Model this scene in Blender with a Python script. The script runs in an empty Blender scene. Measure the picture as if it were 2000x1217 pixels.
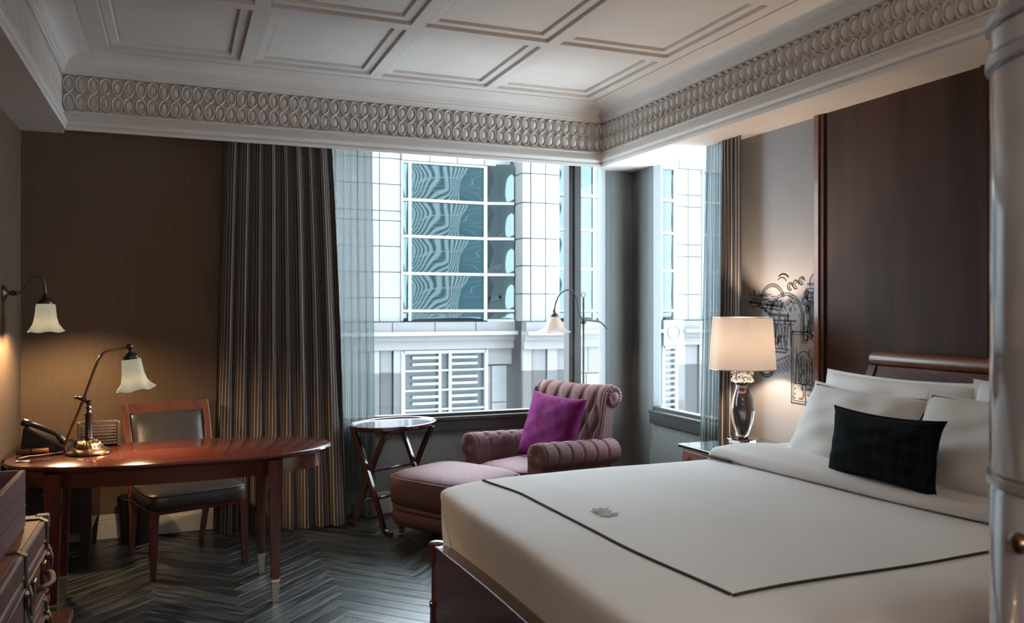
import bpy, math, random
from math import sin, cos, pi, sqrt, exp, radians
from mathutils import Vector, Matrix

random.seed(7)
SC = bpy.context.scene
COL = SC.collection

# ------------------------------------------------------------------ camera
cam_d = bpy.data.cameras.new('camera')
cam = bpy.data.objects.new('camera', cam_d)
COL.objects.link(cam)
cam.location = (0, 0, 1.42)
cam.rotation_euler = (radians(90), 0, radians(-21.8))
cam_d.sensor_width = 36
cam_d.lens = 1630 / 2000 * 36
cam_d.shift_y = -6.5 / 2000
cam_d.clip_end = 300
cam_d.dof.use_dof = True
cam_d.dof.focus_distance = 4.6
cam_d.dof.aperture_fstop = 4.5
SC.camera = cam

# ------------------------------------------------------------------ world, view
world = bpy.data.worlds.new('overcast_sky')
SC.world = world
world.use_nodes = True
bg = world.node_tree.nodes['Background']
bg.inputs[0].default_value = (0.80, 0.91, 1.0, 1)
bg.inputs[1].default_value = 6.6
SC.view_settings.view_transform = 'Standard'
SC.view_settings.look = 'None'
SC.view_settings.gamma = 1
SC.view_settings.use_curve_mapping = False
SC.view_settings.exposure = 1.12
SC.cycles.use_denoising = True
SC.cycles.max_bounces = 8
SC.cycles.diffuse_bounces = 4
SC.cycles.glossy_bounces = 3
SC.cycles.use_adaptive_sampling = True
SC.cycles.adaptive_threshold = 0.025
SC.cycles.transparent_max_bounces = 16
SC.cycles.sample_clamp_indirect = 6
SC.cycles.caustics_reflective = False
SC.cycles.caustics_refractive = False
LAMP_GAIN = 1.0
FILL_LAMP_W = 11.5

# ------------------------------------------------------------------ materials
MATS = {}


def mat(name, col, rough=0.5, metal=0.0, spec=0.5, coat=0.0, noise=None, bump=None, trans=0.0,
        emit=None, sheen=0.0, grain=None):
    """noise=(scale, second colour, detail); bump=(scale, strength); grain=(scale_vec, second colour)"""
    if name in MATS:
        return MATS[name]
    m = bpy.data.materials.new(name)
    m.use_nodes = True
    nt = m.node_tree
    p = nt.nodes['Principled BSDF']
    p.inputs['Base Color'].default_value = (*col, 1)
    p.inputs['Roughness'].default_value = rough
    p.inputs['Metallic'].default_value = metal
    p.inputs['Specular IOR Level'].default_value = spec
    p.inputs['Coat Weight'].default_value = coat
    p.inputs['Coat Roughness'].default_value = 0.08
    p.inputs['Transmission Weight'].default_value = trans
    p.inputs['Sheen Weight'].default_value = sheen
    tc = nt.nodes.new('ShaderNodeTexCoord')
    if noise or grain:
        mp = nt.nodes.new('ShaderNodeMapping')
        nt.links.new(tc.outputs['Object'], mp.inputs[0])
        n = nt.nodes.new('ShaderNodeTexNoise')
        if grain:
            mp.inputs['Scale'].default_value = grain[0]
            n.inputs['Scale'].default_value = 1.0
            n.inputs['Detail'].default_value = 6
            n.inputs['Distortion'].default_value = 0.6
            c2 = grain[1]
        else:
            n.inputs['Scale'].default_value = noise[0]
            n.inputs['Detail'].default_value = noise[2] if len(noise) > 2 else 4
            c2 = noise[1]
        nt.links.new(mp.outputs[0], n.inputs['Vector'])
        r = nt.nodes.new('ShaderNodeValToRGB')
        r.color_ramp.elements[0].position = 0.35
        r.color_ramp.elements[1].position = 0.68
        r.color_ramp.elements[0].color = (*col, 1)
        r.color_ramp.elements[1].color = (*c2, 1)
        nt.links.new(n.outputs['Fac'], r.inputs[0])
        nt.links.new(r.outputs[0], p.inputs['Base Color'])
    if bump:
        nb = nt.nodes.new('ShaderNodeTexNoise')
        nb.inputs['Scale'].default_value = bump[0]
        nb.inputs['Detail'].default_value = 3
        nt.links.new(tc.outputs['Object'], nb.inputs['Vector'])
        b = nt.nodes.new('ShaderNodeBump')
        b.inputs['Strength'].default_value = bump[1]
        b.inputs['Distance'].default_value = 0.01
        nt.links.new(nb.outputs['Fac'], b.inputs['Height'])
        nt.links.new(b.outputs[0], p.inputs['Normal'])
    if emit:
        p.inputs['Emission Color'].default_value = (*emit[0], 1)
        p.inputs['Emission Strength'].default_value = emit[1]
    MATS[name] = m
    return m


def stripe_mat(name, dark, light, axis, scale, width, rough=0.9, bumpy=0.0, distort=0.0, sheer=0.0, uv=True, spec=0.2, tint2=None):
    """cloth with fine lines running along the cloth; sheer > 0 lets daylight through"""
    m = bpy.data.materials.new(name)
    m.use_nodes = True
    nt = m.node_tree
    p = nt.nodes['Principled BSDF']
    p.inputs['Roughness'].default_value = rough
    p.inputs['Specular IOR Level'].default_value = spec
    tc = nt.nodes.new('ShaderNodeTexCoord')
    sep = nt.nodes.new('ShaderNodeSeparateXYZ')
    src = tc.outputs['UV' if uv else 'Object']
    if distort:
        nz = nt.nodes.new('ShaderNodeTexNoise')
        nz.inputs['Scale'].default_value = 2.2
        nz.inputs['Detail'].default_value = 3
        nt.links.new(src, nz.inputs['Vector'])
        vm = nt.nodes.new('ShaderNodeVectorMath')
        vm.operation = 'SCALE'
        vm.inputs['Scale'].default_value = distort
        nt.links.new(nz.outputs['Color'], vm.inputs[0])
        va = nt.nodes.new('ShaderNodeVectorMath')
        nt.links.new(src, va.inputs[0])
        nt.links.new(vm.outputs[0], va.inputs[1])
        src = va.outputs[0]
    nt.links.new(src, sep.inputs[0])
    mu = nt.nodes.new('ShaderNodeMath')
    mu.operation = 'MULTIPLY'
    mu.inputs[1].default_value = scale
    nt.links.new(sep.outputs[axis], mu.inputs[0])
    fr = nt.nodes.new('ShaderNodeMath')
    fr.operation = 'FRACT'
    nt.links.new(mu.outputs[0], fr.inputs[0])
    r = nt.nodes.new('ShaderNodeValToRGB')
    e = r.color_ramp.elements
    e[0].position = 0.0
    e[0].color = (*light, 1)
    e[1].position = width
    e[1].color = (*light, 1)
    x = e.new(min(width + 0.08, 0.9))
    x.color = (*dark, 1)
    x = e.new(0.94)
    x.color = (*(tint2 or dark), 1)
    nt.links.new(fr.outputs[0], r.inputs[0])
    nt.links.new(r.outputs[0], p.inputs['Base Color'])
    if bumpy:
        b = nt.nodes.new('ShaderNodeBump')
        b.inputs['Strength'].default_value = bumpy
        b.inputs['Distance'].default_value = 0.004
        nt.links.new(fr.outputs[0], b.inputs['Height'])
        nt.links.new(b.outputs[0], p.inputs['Normal'])
    if sheer:
        out = nt.nodes['Material Output']
        tl = nt.nodes.new('ShaderNodeBsdfTranslucent')
        nt.links.new(r.outputs[0], tl.inputs[0])
        m1 = nt.nodes.new('ShaderNodeMixShader')
        m1.inputs[0].default_value = 0.55
        nt.links.new(p.outputs[0], m1.inputs[1])
        nt.links.new(tl.outputs[0], m1.inputs[2])
        tr = nt.nodes.new('ShaderNodeBsdfTransparent')
        m2 = nt.nodes.new('ShaderNodeMixShader')
        m2.inputs[0].default_value = sheer
        nt.links.new(m1.outputs[0], m2.inputs[1])
        nt.links.new(tr.outputs[0], m2.inputs[2])
        nt.links.new(m2.outputs[0], out.inputs[0])
    MATS[name] = m
    return m


def glass_mat(name, tint, gloss=0.06):
    m = bpy.data.materials.new(name)
    m.use_nodes = True
    nt = m.node_tree
    nt.nodes.remove(nt.nodes['Principled BSDF'])
    out = nt.nodes['Material Output']
    tr = nt.nodes.new('ShaderNodeBsdfTransparent')
    tr.inputs[0].default_value = (*tint, 1)
    gl = nt.nodes.new('ShaderNodeBsdfGlossy')
    gl.inputs['Roughness'].default_value = 0.01
    mx = nt.nodes.new('ShaderNodeMixShader')
    mx.inputs[0].default_value = gloss
    nt.links.new(tr.outputs[0], mx.inputs[1])
    nt.links.new(gl.outputs[0], mx.inputs[2])
    nt.links.new(mx.outputs[0], out.inputs[0])
    MATS[name] = m
    return m


def shade_mat(name, col, emit_col, emit, translucent=0.5):
    """lamp shade that gives off light"""
    m = bpy.data.materials.new(name)
    m.use_nodes = True
    nt = m.node_tree
    p = nt.nodes['Principled BSDF']
    p.inputs['Base Color'].default_value = (*col, 1)
    p.inputs['Roughness'].default_value = 0.45
    p.inputs['Emission Color'].default_value = (*emit_col, 1)
    p.inputs['Emission Strength'].default_value = emit
    tl = nt.nodes.new('ShaderNodeBsdfTranslucent')
    tl.inputs[0].default_value = (*col, 1)
    mx = nt.nodes.new('ShaderNodeMixShader')
    mx.inputs[0].default_value = translucent
    out = nt.nodes['Material Output']
    nt.links.new(p.outputs[0], mx.inputs[1])
    nt.links.new(tl.outputs[0], mx.inputs[2])
    nt.links.new(mx.outputs[0], out.inputs[0])
    MATS[name] = m
    return m


PLASTER = mat('ceiling_paint', (0.63, 0.588, 0.557), 0.6, noise=(3, (0.605, 0.563, 0.532)))
WALL_BROWN = mat('brown_grasscloth', (0.135, 0.090, 0.058), 0.75, grain=((190, 190, 5), (0.104, 0.068, 0.043)), bump=(160, 0.12))
WALL_DADO = mat('grey_wallcovering', (0.20, 0.205, 0.20), 0.8, noise=(40, (0.17, 0.175, 0.17)))
WALL_LIGHT = mat('pale_wallpaper', (0.26, 0.257, 0.27), 0.8, noise=(6, (0.243, 0.241, 0.254)))
TRIM_GREY = mat('grey_white_trim', (0.45, 0.45, 0.44), 0.45)
FRAME_DARK = mat('dark_bronze_frame', (0.028, 0.028, 0.028), 0.45, 0.0)
PIER_GREY = mat('grey_pier_paint', (0.15, 0.15, 0.145), 0.5, noise=(5, (0.125, 0.125, 0.12)))
FRAME_GREY = mat('grey_metal_frame', (0.13, 0.145, 0.15), 0.55, 0.0)
MULLION_GREY = mat('mullion_cover_paint', (0.075, 0.075, 0.072), 0.45)
PANE = glass_mat('window_glass', (0.96, 0.985, 0.985), 0.012)
FLOOR_GAP = mat('floor_joint', (0.006, 0.006, 0.006), 0.6)
CHERRY = mat('cherry_wood', (0.120, 0.030, 0.020), 0.18, coat=0.6, grain=((2.5, 22, 22), (0.065, 0.016, 0.013)))
CHERRY_Z = mat('cherry_wood_upright', (0.115, 0.028, 0.022), 0.2, coat=0.6, grain=((22, 22, 2.5), (0.062, 0.016, 0.014)))
CHERRY_Y = mat('cherry_wood_deep', (0.110, 0.024, 0.020), 0.2, coat=0.6, grain=((22, 2.5, 22), (0.055, 0.013, 0.012)))
WARM_WOOD = mat('honey_cherry', (0.19, 0.058, 0.027), 0.38, coat=0.12, grain=((18, 2.5, 18), (0.12, 0.035, 0.018)))
CHAIR_WOOD = mat('chair_wood', (0.17, 0.055, 0.028), 0.3, coat=0.3, grain=((18, 18, 3), (0.10, 0.032, 0.018)))
WALNUT_PANEL = mat('walnut_panel', (0.078, 0.036, 0.025), 0.5, spec=0.12, grain=((5, 5, 0.6), (0.040, 0.018, 0.012)))
NICKEL = mat('brushed_nickel', (0.55, 0.54, 0.50), 0.3, 1.0)
BRASS = mat('antique_brass', (0.30, 0.20, 0.12), 0.28, 1.0, noise=(30, (0.18, 0.12, 0.08)))
BRONZE = mat('dark_bronze', (0.10, 0.085, 0.08), 0.35, 1.0)
BLACK_BRONZE = mat('blackened_bronze', (0.022, 0.020, 0.019), 0.4, 0.0)
BLACK = mat('black_plastic', (0.012, 0.012, 0.014), 0.35)
BLACK_BOX = mat('black_leatherette', (0.020, 0.013, 0.012), 0.45, bump=(90, 0.2))
LEATHER_DK = mat('dark_leather', (0.050, 0.045, 0.043), 0.36, noise=(14, (0.035, 0.031, 0.03)), bump=(120, 0.12))
LINEN = mat('white_linen', (0.88, 0.875, 0.87), 0.85, noise=(2.5, (0.85, 0.845, 0.84)), bump=(7, 0.10))
LINEN_P = mat('white_pillowcase', (0.84, 0.825, 0.81), 0.85, bump=(9, 0.22))
PIPING = mat('charcoal_piping', (0.03, 0.032, 0.034), 0.8)
VELVET = mat('magenta_velvet', (0.130, 0.012, 0.088), 0.9, spec=0.15, noise=(22, (0.075, 0.004, 0.050)), sheen=0.0, bump=(60, 0.25))
UPH = stripe_mat('mauve_corded_cloth', (0.090, 0.047, 0.052), (0.195, 0.115, 0.125), 2, 115, 0.45, uv=False, bumpy=0.5)
UPH_TOP = mat('mauve_cloth', (0.185, 0.090, 0.110), 0.85, noise=(60, (0.13, 0.064, 0.078)), sheen=0.2, bump=(200, 0.3))
UPH_TAN = stripe_mat('mauve_corded_cloth_back', (0.115, 0.064, 0.060), (0.230, 0.140, 0.130), 0, 110, 0.45, uv=False, bumpy=0.5)
BUTTON = mat('button_cloth', (0.05, 0.024, 0.026), 0.8)
CURTAIN = stripe_mat('striped_drape', (0.046, 0.038, 0.037), (0.46, 0.43, 0.41), 0, 62, 0.10, distort=0.006, tint2=(0.085, 0.073, 0.070))
SHEER = stripe_mat('sheer_curtain', (0.055, 0.066, 0.068), (0.22, 0.245, 0.25), 0, 70, 0.25, distort=0.006, sheer=0.16)
TARTAN = mat('dark_tartan', (0.006, 0.008, 0.011), 0.9, spec=0.1)
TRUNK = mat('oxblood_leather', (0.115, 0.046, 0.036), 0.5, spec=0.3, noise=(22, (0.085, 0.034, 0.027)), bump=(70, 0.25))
TRUNK_TOP = mat('tan_lamplit_leather', (0.25, 0.095, 0.038), 0.5, spec=0.3, noise=(18, (0.17, 0.062, 0.025)), bump=(70, 0.25))  # tan leather, made more orange to paint lamp light on the suitcase tops
TRAY = mat('mauve_leather', (0.135, 0.062, 0.064), 0.5, spec=0.3, noise=(15, (0.125, 0.064, 0.068)), bump=(60, 0.2))
HANDLE = mat('handle_leather', (0.06, 0.025, 0.02), 0.6, spec=0.2)
STRAP = mat('black_strap', (0.018, 0.014, 0.013), 0.5)
CABINET_SKIN = mat('taupe_leather', (0.40, 0.375, 0.39), 0.2, noise=(6, (0.36, 0.335, 0.35)), coat=0.9)
CABINET_BAND = mat('pewter_band', (0.50, 0.50, 0.52), 0.3, 0.7)
STONE = mat('white_granite', (0.128, 0.130, 0.132), 0.5, noise=(1.2, (0.117, 0.119, 0.121)))
STONE_G = mat('grey_granite', (0.096, 0.092, 0.094), 0.6, noise=(2.0, (0.083, 0.080, 0.084)))
STONE_L = mat('pale_granite', (0.126, 0.120, 0.119), 0.6, noise=(2.0, (0.113, 0.107, 0.107)))
JOINT = mat('stone_joint', (0.058, 0.059, 0.062), 0.8)
ALU = mat('white_aluminium', (0.16, 0.163, 0.165), 0.4)
DARK_ALU = mat('grey_aluminium', (0.12, 0.16, 0.19), 0.4)
TOWER_B = mat('tower_band', (0.80, 0.81, 0.80), 0.6)
LOUVRE_G = mat('louvre_glass', (0.032, 0.041, 0.048), 0.2)
TOWER_G = mat('tower_glass', (0.22, 0.33, 0.36), 0.25)
INK = mat('mural_ink', (0.045, 0.045, 0.06), 0.8)
STONE_TOP = mat('polished_black_top', (0.035, 0.037, 0.04), 0.06, coat=1.0)


def city_glass():
    """blue mirror glass with slightly wavy panes"""
    m = bpy.data.materials.new('wavy_mirror_glass')
    m.use_nodes = True
    nt = m.node_tree
    p = nt.nodes['Principled BSDF']
    p.inputs['Base Color'].default_value = (0.056, 0.076, 0.083, 1)
    p.inputs['Metallic'].default_value = 1.0
    p.inputs['Roughness'].default_value = 0.02
    tc = nt.nodes.new('ShaderNodeTexCoord')
    n = nt.nodes.new('ShaderNodeTexNoise')
    n.inputs['Scale'].default_value = 0.9
    n.inputs['Detail'].default_value = 0.5
    nt.links.new(tc.outputs['Object'], n.inputs['Vector'])
    b = nt.nodes.new('ShaderNodeBump')
    b.inputs['Strength'].default_value = 0.5
    b.inputs['Distance'].default_value = 0.30
    nt.links.new(n.outputs['Fac'], b.inputs['Height'])
    nt.links.new(b.outputs[0], p.inputs['Normal'])
    return m


CITY_GLASS = city_glass()


def plank_mat():
    m = bpy.data.materials.new('ebonised_oak')
    m.use_nodes = True
    nt = m.node_tree
    p = nt.nodes['Principled BSDF']
    tc = nt.nodes.new('ShaderNodeTexCoord')
    mp = nt.nodes.new('ShaderNodeMapping')
    mp.inputs['Scale'].default_value = (4, 60, 20)
    nt.links.new(tc.outputs['Object'], mp.inputs[0])
    oi = nt.nodes.new('ShaderNodeObjectInfo')
    va = nt.nodes.new('ShaderNodeVectorMath')
    nt.links.new(mp.outputs[0], va.inputs[0])
    cb = nt.nodes.new('ShaderNodeVectorMath')
    cb.operation = 'SCALE'
    cb.inputs[0].default_value = (17, 5, 9)
    nt.links.new(oi.outputs['Random'], cb.inputs['Scale'])
    nt.links.new(cb.outputs[0], va.inputs[1])
    n = nt.nodes.new('ShaderNodeTexNoise')
    n.inputs['Scale'].default_value = 1
    n.inputs['Detail'].default_value = 5
    n.inputs['Distortion'].default_value = 0.8
    nt.links.new(va.outputs[0], n.inputs['Vector'])
    r = nt.nodes.new('ShaderNodeValToRGB')
    r.color_ramp.elements[0].position = 0.4
    r.color_ramp.elements[1].position = 0.7
    r.color_ramp.elements[0].color = (0.010, 0.011, 0.0115, 1)
    r.color_ramp.elements[1].color = (0.115, 0.122, 0.125, 1)
    nt.links.new(n.outputs['Fac'], r.inputs[0])
    hs = nt.nodes.new('ShaderNodeHueSaturation')
    ml = nt.nodes.new('ShaderNodeMath')
    ml.operation = 'MULTIPLY_ADD'
    ml.inputs[1].default_value = 0.9
    ml.inputs[2].default_value = 0.6
    nt.links.new(oi.outputs['Random'], ml.inputs[0])
    nt.links.new(ml.outputs[0], hs.inputs['Value'])
    nt.links.new(r.outputs[0], hs.inputs['Color'])
    nt.links.new(hs.outputs[0], p.inputs['Base Color'])
    rr = nt.nodes.new('ShaderNodeMapRange')
    rr.inputs['To Min'].default_value = 0.22
    rr.inputs['To Max'].default_value = 0.46
    nt.links.new(n.outputs['Fac'], rr.inputs[0])
    nt.links.new(rr.outputs[0], p.inputs['Roughness'])
    b = nt.nodes.new('ShaderNodeBump')
    b.inputs['Strength'].default_value = 0.25
    b.inputs['Distance'].default_value = 0.002
    nt.links.new(n.outputs['Fac'], b.inputs['Height'])
    nt.links.new(b.outputs[0], p.inputs['Normal'])
    return m


PLANK = plank_mat()


# ------------------------------------------------------------------ mesh helpers
class MB:
    def __init__(self):
        self.v = []
        self.f = []
        self.uv = None

    def add(self, v, f):
        o = len(self.v)
        self.v += [tuple(p) for p in v]
        self.f += [tuple(i + o for i in q) for q in f]
        return self

    def box(self, x0, x1, y0, y1, z0, z1):
        return self.add([(x0, y0, z0), (x1, y0, z0), (x1, y1, z0), (x0, y1, z0),
                         (x0, y0, z1), (x1, y0, z1), (x1, y1, z1), (x0, y1, z1)],
                        [(3, 2, 1, 0), (4, 5, 6, 7), (0, 1, 5, 4), (1, 2, 6, 5), (2, 3, 7, 6), (3, 0, 4, 7)])

    def lathe(self, prof, seg=24, c=(0, 0, 0), cap=True, squash=1.0, axis=None):
        n = len(prof)
        vs = []
        for r, z in prof:
            for k in range(seg):
                a = 2 * pi * k / seg
                vs.append(Vector((r * cos(a), r * sin(a) * squash, z)))
        if axis is not None:
            q = Vector((0, 0, 1)).rotation_difference(Vector(axis).normalized())
            vs = [q @ p for p in vs]
        vs = [p + Vector(c) for p in vs]
        fs = []
        for i in range(n - 1):
            for k in range(seg):
                k2 = (k + 1) % seg
                fs.append((i * seg + k, i * seg + k2, (i + 1) * seg + k2, (i + 1) * seg + k))
        if cap:
            if prof[0][0] > 1e-4:
                fs.append(tuple(range(seg - 1, -1, -1)))
            if prof[-1][0] > 1e-4:
                fs.append(tuple((n - 1) * seg + k for k in range(seg)))
        return self.add(vs, fs)

    def tube(self, pts, r, seg=10, cap=True, flat=1.0, up=None):
        pts = [Vector(p) for p in pts]
        n = len(pts)
        rs = r if isinstance(r, (list, tuple)) else [r] * n
        t0 = (pts[1] - pts[0]).normalized()
        nrm = Vector(up) if up else (Vector((0, 0, 1)) if abs(t0.z) < 0.9 else Vector((1, 0, 0)))
        nrm = (nrm - t0 * nrm.dot(t0)).normalized()
        vs = []
        for i in range(n):
            t = (pts[min(i + 1, n - 1)] - pts[max(i - 1, 0)]).normalized()
            nrm = (nrm - t * nrm.dot(t)).normalized()
            b = t.cross(nrm)
            for k in range(seg):
                a = 2 * pi * k / seg
                vs.append(pts[i] + (nrm * cos(a) * flat + b * sin(a)) * rs[i])
        fs = []
        for i in range(n - 1):
            for k in range(seg):
                k2 = (k + 1) % seg
                fs.append((i * seg + k, i * seg + k2, (i + 1) * seg + k2, (i + 1) * seg + k))
        if cap:
            fs.append(tuple(range(seg - 1, -1, -1)))
            fs.append(tuple((n - 1) * seg + k for k in range(seg)))
        return self.add(vs, fs)

    def sweep(self, sections, closed=True, cap=True):
        """sections: list of equal-length point loops"""
        n = len(sections[0])
        vs = [p for s in sections for p in s]
        fs = []
        m = n if closed else n - 1
        for i in range(len(sections) - 1):
            for k in range(m):
                k2 = (k + 1) % n
                fs.append((i * n + k, i * n + k2, (i + 1) * n + k2, (i + 1) * n + k))
        if cap and closed:
            fs.append(tuple(range(n - 1, -1, -1)))
            fs.append(tuple((len(sections) - 1) * n + k for k in range(n)))
        return self.add(vs, fs)

    def grid(self, fn, nu, nv, closed_u=False):
        vs = [fn(i / (nu - 1 if not closed_u else nu), j / (nv - 1)) for j in range(nv) for i in range(nu)]
        fs = []
        for j in range(nv - 1):
            for i in range(nu if closed_u else nu - 1):
                i2 = (i + 1) % nu
                fs.append((j * nu + i, j * nu + i2, (j + 1) * nu + i2, (j + 1) * nu + i))
        return self.add(vs, fs)

    def taper(self, x, y, z0, z1, w0, w1, d0=None, d1=None):
        d0 = d0 or w0
        d1 = d1 or w1
        return self.add([(x - w0, y - d0, z0), (x + w0, y - d0, z0), (x + w0, y + d0, z0), (x - w0, y + d0, z0),
                         (x - w1, y - d1, z1), (x + w1, y - d1, z1), (x + w1, y + d1, z1), (x - w1, y + d1, z1)],
                        [(3, 2, 1, 0), (4, 5, 6, 7), (0, 1, 5, 4), (1, 2, 6, 5), (2, 3, 7, 6), (3, 0, 4, 7)])

    def mesh(self, name, smooth=False):
        me = bpy.data.meshes.new(name)
        me.from_pydata([tuple(p) for p in self.v], [], self.f)
        me.validate()
        me.update()
        if smooth:
            me.polygons.foreach_set('use_smooth', [True] * len(me.polygons))
        return me


def link(name, me, m=None, parent=None, loc=(0, 0, 0), rot=(0, 0, 0), scale=(1, 1, 1)):
    o = bpy.data.objects.new(name, me)
    COL.objects.link(o)
    o.location = loc
    o.rotation_euler = rot
    o.scale = scale
    if parent is not None:
        o.parent = parent
    if m is not None and me is not None and len(me.materials) == 0:
        me.materials.append(m)
    return o


def part(name, mb, m, parent=None, smooth=False, bevel=0.0, seg=2, sub=0, solid=0.0, auto=None, **kw):
    o = link(name, mb.mesh(name, smooth or auto is not None), m, parent, **kw)
    if auto is not None:
        o.data.set_sharp_from_angle(angle=radians(auto))
    if solid:
        md = o.modifiers.new('thick', 'SOLIDIFY')
        md.thickness = solid
        md.offset = 0
    if bevel:
        md = o.modifiers.new('bevel', 'BEVEL')
        md.width = bevel
        md.segments = seg
        md.limit_method = 'ANGLE'
        md.angle_limit = radians(35)
    if sub:
        md = o.modifiers.new('sub', 'SUBSURF')
        md.levels = sub
        md.render_levels = sub
    return o


def tag(o, label=None, cat=None, group=None, kind=None):
    if label:
        o['label'] = label
    if cat:
        o['category'] = cat
    if group:
        o['group'] = group
    if kind:
        o['kind'] = kind
    return o


def thing(name, label, cat, loc=(0, 0, 0), rz=0.0, group=None):
    o = link(name, None, loc=loc, rot=(0, 0, rz))
    return tag(o, label, cat, group)


def struct(name, mb, m, label=None, **kw):
    o = part(name, mb, m, **kw)
    return tag(o, label, None, None, 'structure')


def smoothpath(pts, n=8):
    """Catmull-Rom through pts"""
    P = [Vector(p) for p in pts]
    P = [P[0] * 2 - P[1]] + P + [P[-1] * 2 - P[-2]]
    out = []
    for i in range(1, len(P) - 2):
        for k in range(n):
            t = k / n
            a, b, c, d = P[i - 1], P[i], P[i + 1], P[i + 2]
            out.append(0.5 * ((2 * b) + (c - a) * t + (2 * a - 5 * b + 4 * c - d) * t * t + (3 * b - a - 3 * c + d) * t ** 3))
    out.append(P[-2])
    return out


def smooth01(t):
    t = max(0.0, min(1.0, t))
    return t * t * (3 - 2 * t)


def point_lamp(name, parent, loc, power, col, size=0.03):
    d = bpy.data.lights.new(name, 'POINT')
    d.energy = power * LAMP_GAIN
    d.color = col
    d.shadow_soft_size = size
    o = bpy.data.objects.new(name, d)
    COL.objects.link(o)
    o.location = loc
    if parent:
        o.parent = parent
    return o


# ================================================================== THE ROOM
XL, XR, YF, YB = -0.87, 3.29, 5.70, -2.4
ZS, ZC = 2.48, 2.93          # soffit, tray ceiling

# ---- floor: herringbone planks on a sub floor
fl = struct('floor', MB().box(XL - 0.15, XR + 0.15, YB - 0.15, YF + 0.15, -0.12, -0.012), FLOOR_GAP,
            'dark ebonised oak floor laid in a herringbone')
PLW, PLL = 0.088, 0.616
pm = MB()
g = 0.0012
hx, hy = PLL / 2 - g, PLW / 2 - g
c_ = 0.0010
pm.add([(-hx, -hy, -0.012), (hx, -hy, -0.012), (hx, hy, -0.012), (-hx, hy, -0.012),
        (-hx, -hy, -c_), (hx, -hy, -c_), (hx, hy, -c_), (-hx, hy, -c_),
        (-hx + c_, -hy + c_, 0), (hx - c_, -hy + c_, 0), (hx - c_, hy - c_, 0), (-hx + c_, hy - c_, 0)],
       [(0, 1, 5, 4), (1, 2, 6, 5), (2, 3, 7, 6), (3, 0, 4, 7),
        (4, 5, 9, 8), (5, 6, 10, 9), (6, 7, 11, 10), (7, 4, 8, 11), (8, 9, 10, 11)])
plank_me = pm.mesh('plank')
plank_me.materials.append(PLANK)
rest = MB()
near = []
s45 = sqrt(0.5)
K = int(PLL / PLW)            # 7 widths long
# herringbone in its own (a, b) axes, turned 45 degrees to the walls
cells = []
for n in range(-90, 91):
    for m_ in range(-14, 15):
        # two planks of one herringbone module, stepping one plank width each row
        ox = n * PLW + m_ * 2 * PLL
        oy = n * PLW
        cells.append((ox + PLL / 2, oy + PLW / 2, 0.0))
        cells.append((ox + PLL + PLW / 2, oy + PLW - PLL / 2, pi / 2))
X0f, Y0f = 1.2, 3.0
seen = []
for a, b, r in cells:
    x = X0f + (a - b) * s45
    y = Y0f + (a + b) * s45
    if XL - 0.30 < x < XR + 0.30 and YB - 0.3 < y < YF + 0.3:
        seen.append((x, y, r + pi / 4))
# every second module of the lattice repeats; drop doubles
uniq = {}
for x, y, r in seen:
    uniq[(round(x, 3), round(y, 3))] = (x, y, r)
seen = list(uniq.values())


def plank_view(p):
    x, y, r = p
    # open floor in front of the window and under the desk, where the boards can be told apart
    return -0.87 < x < 1.75 and 2.85 < y < 5.72 and not (x > 1.25 and y < 3.45)


def clip_plank(p):
    x, y, r = p
    c, s = cos(r), sin(r)
    for sx in (-1, 1):
        for sy in (-1, 1):
            px = x + c * hx * sx - s * hy * sy
            py = y + s * hx * sx + c * hy * sy
            if not (XL < px < XR and YB < py < YF):
                return False
    return True


for p in seen:
    if plank_view(p) and len(near) < 300 and clip_plank(p):
        near.append(p)
        link('plank', plank_me, None, fl, (p[0], p[1], 0), (0, 0, p[2]))
    else:
        x, y, r = p
        c, s = cos(r), sin(r)
        vv = [(min(max(x + c * a - s * b, XL), XR), min(max(y + s * a + c * b, YB), YF), z) for a, b, z in pm.v]
        xs = [q[0] for q in vv]
        ys = [q[1] for q in vv]
        if max(xs) - min(xs) > 0.02 and max(ys) - min(ys) > 0.02:
            rest.add(vv, pm.f)
tag(part('plank_field', rest, PLANK, fl), kind='stuff')

# ---- walls
w = MB()
w.box(XL - 0.15, 0.50, YF, YF + 0.2, 0, ZC + 0.3)
w.box(0.50, 3.10, YF, YF + 0.2, ZS + 0.12, ZC + 0.3)
w.box(3.10, XR + 0.15, YF, YF + 0.2, ZS + 0.12, ZC + 0.3)
wf = struct('wall_far', w, WALL_BROWN, 'brown textured wall behind the desk')
struct('wall_dado', MB().box(0.50, 3.10, YF, YF + 0.2, 0, 0.60), WALL_DADO, 'grey wall below the large window')
struct('wall_corner', MB().box(3.10, XR + 0.06, YF, YF + 0.2, 0, ZS + 0.12), PIER_GREY, 'dark grey corner pier between the two windows', bevel=0.006)
w = MB().box(XL - 0.15, XL, YB, YF, 0, ZC + 0.3)
struct('wall_left', w, WALL_BROWN, 'brown wall at the left behind the wall lamp')
w = MB()
w.box(XR, XR + 0.15, YB, 4.43, 0, ZC + 0.3)
w.box(XR, XR + 0.15, 4.43, 5.40, ZS + 0.1, ZC + 0.3)
wr = struct('wall_right', w, WALL_LIGHT, 'pale wallpapered wall behind the table lamp')
struct('wall_dado_right', MB().box(XR, XR + 0.15, 4.43, 5.40, 0, 0.60), WALL_DADO, 'grey wall below the narrow window')
struct('wall_corner_right', MB().box(XR, XR + 0.06, 5.44, YF, 0, ZS + 0.1), PIER_GREY, 'dark grey side of the corner pier')
struct('wall_back', MB().box(XL - 0.15, XR + 0.15, YB - 0.15, YB, 0, ZC + 0.3), WALL_LIGHT)

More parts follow.
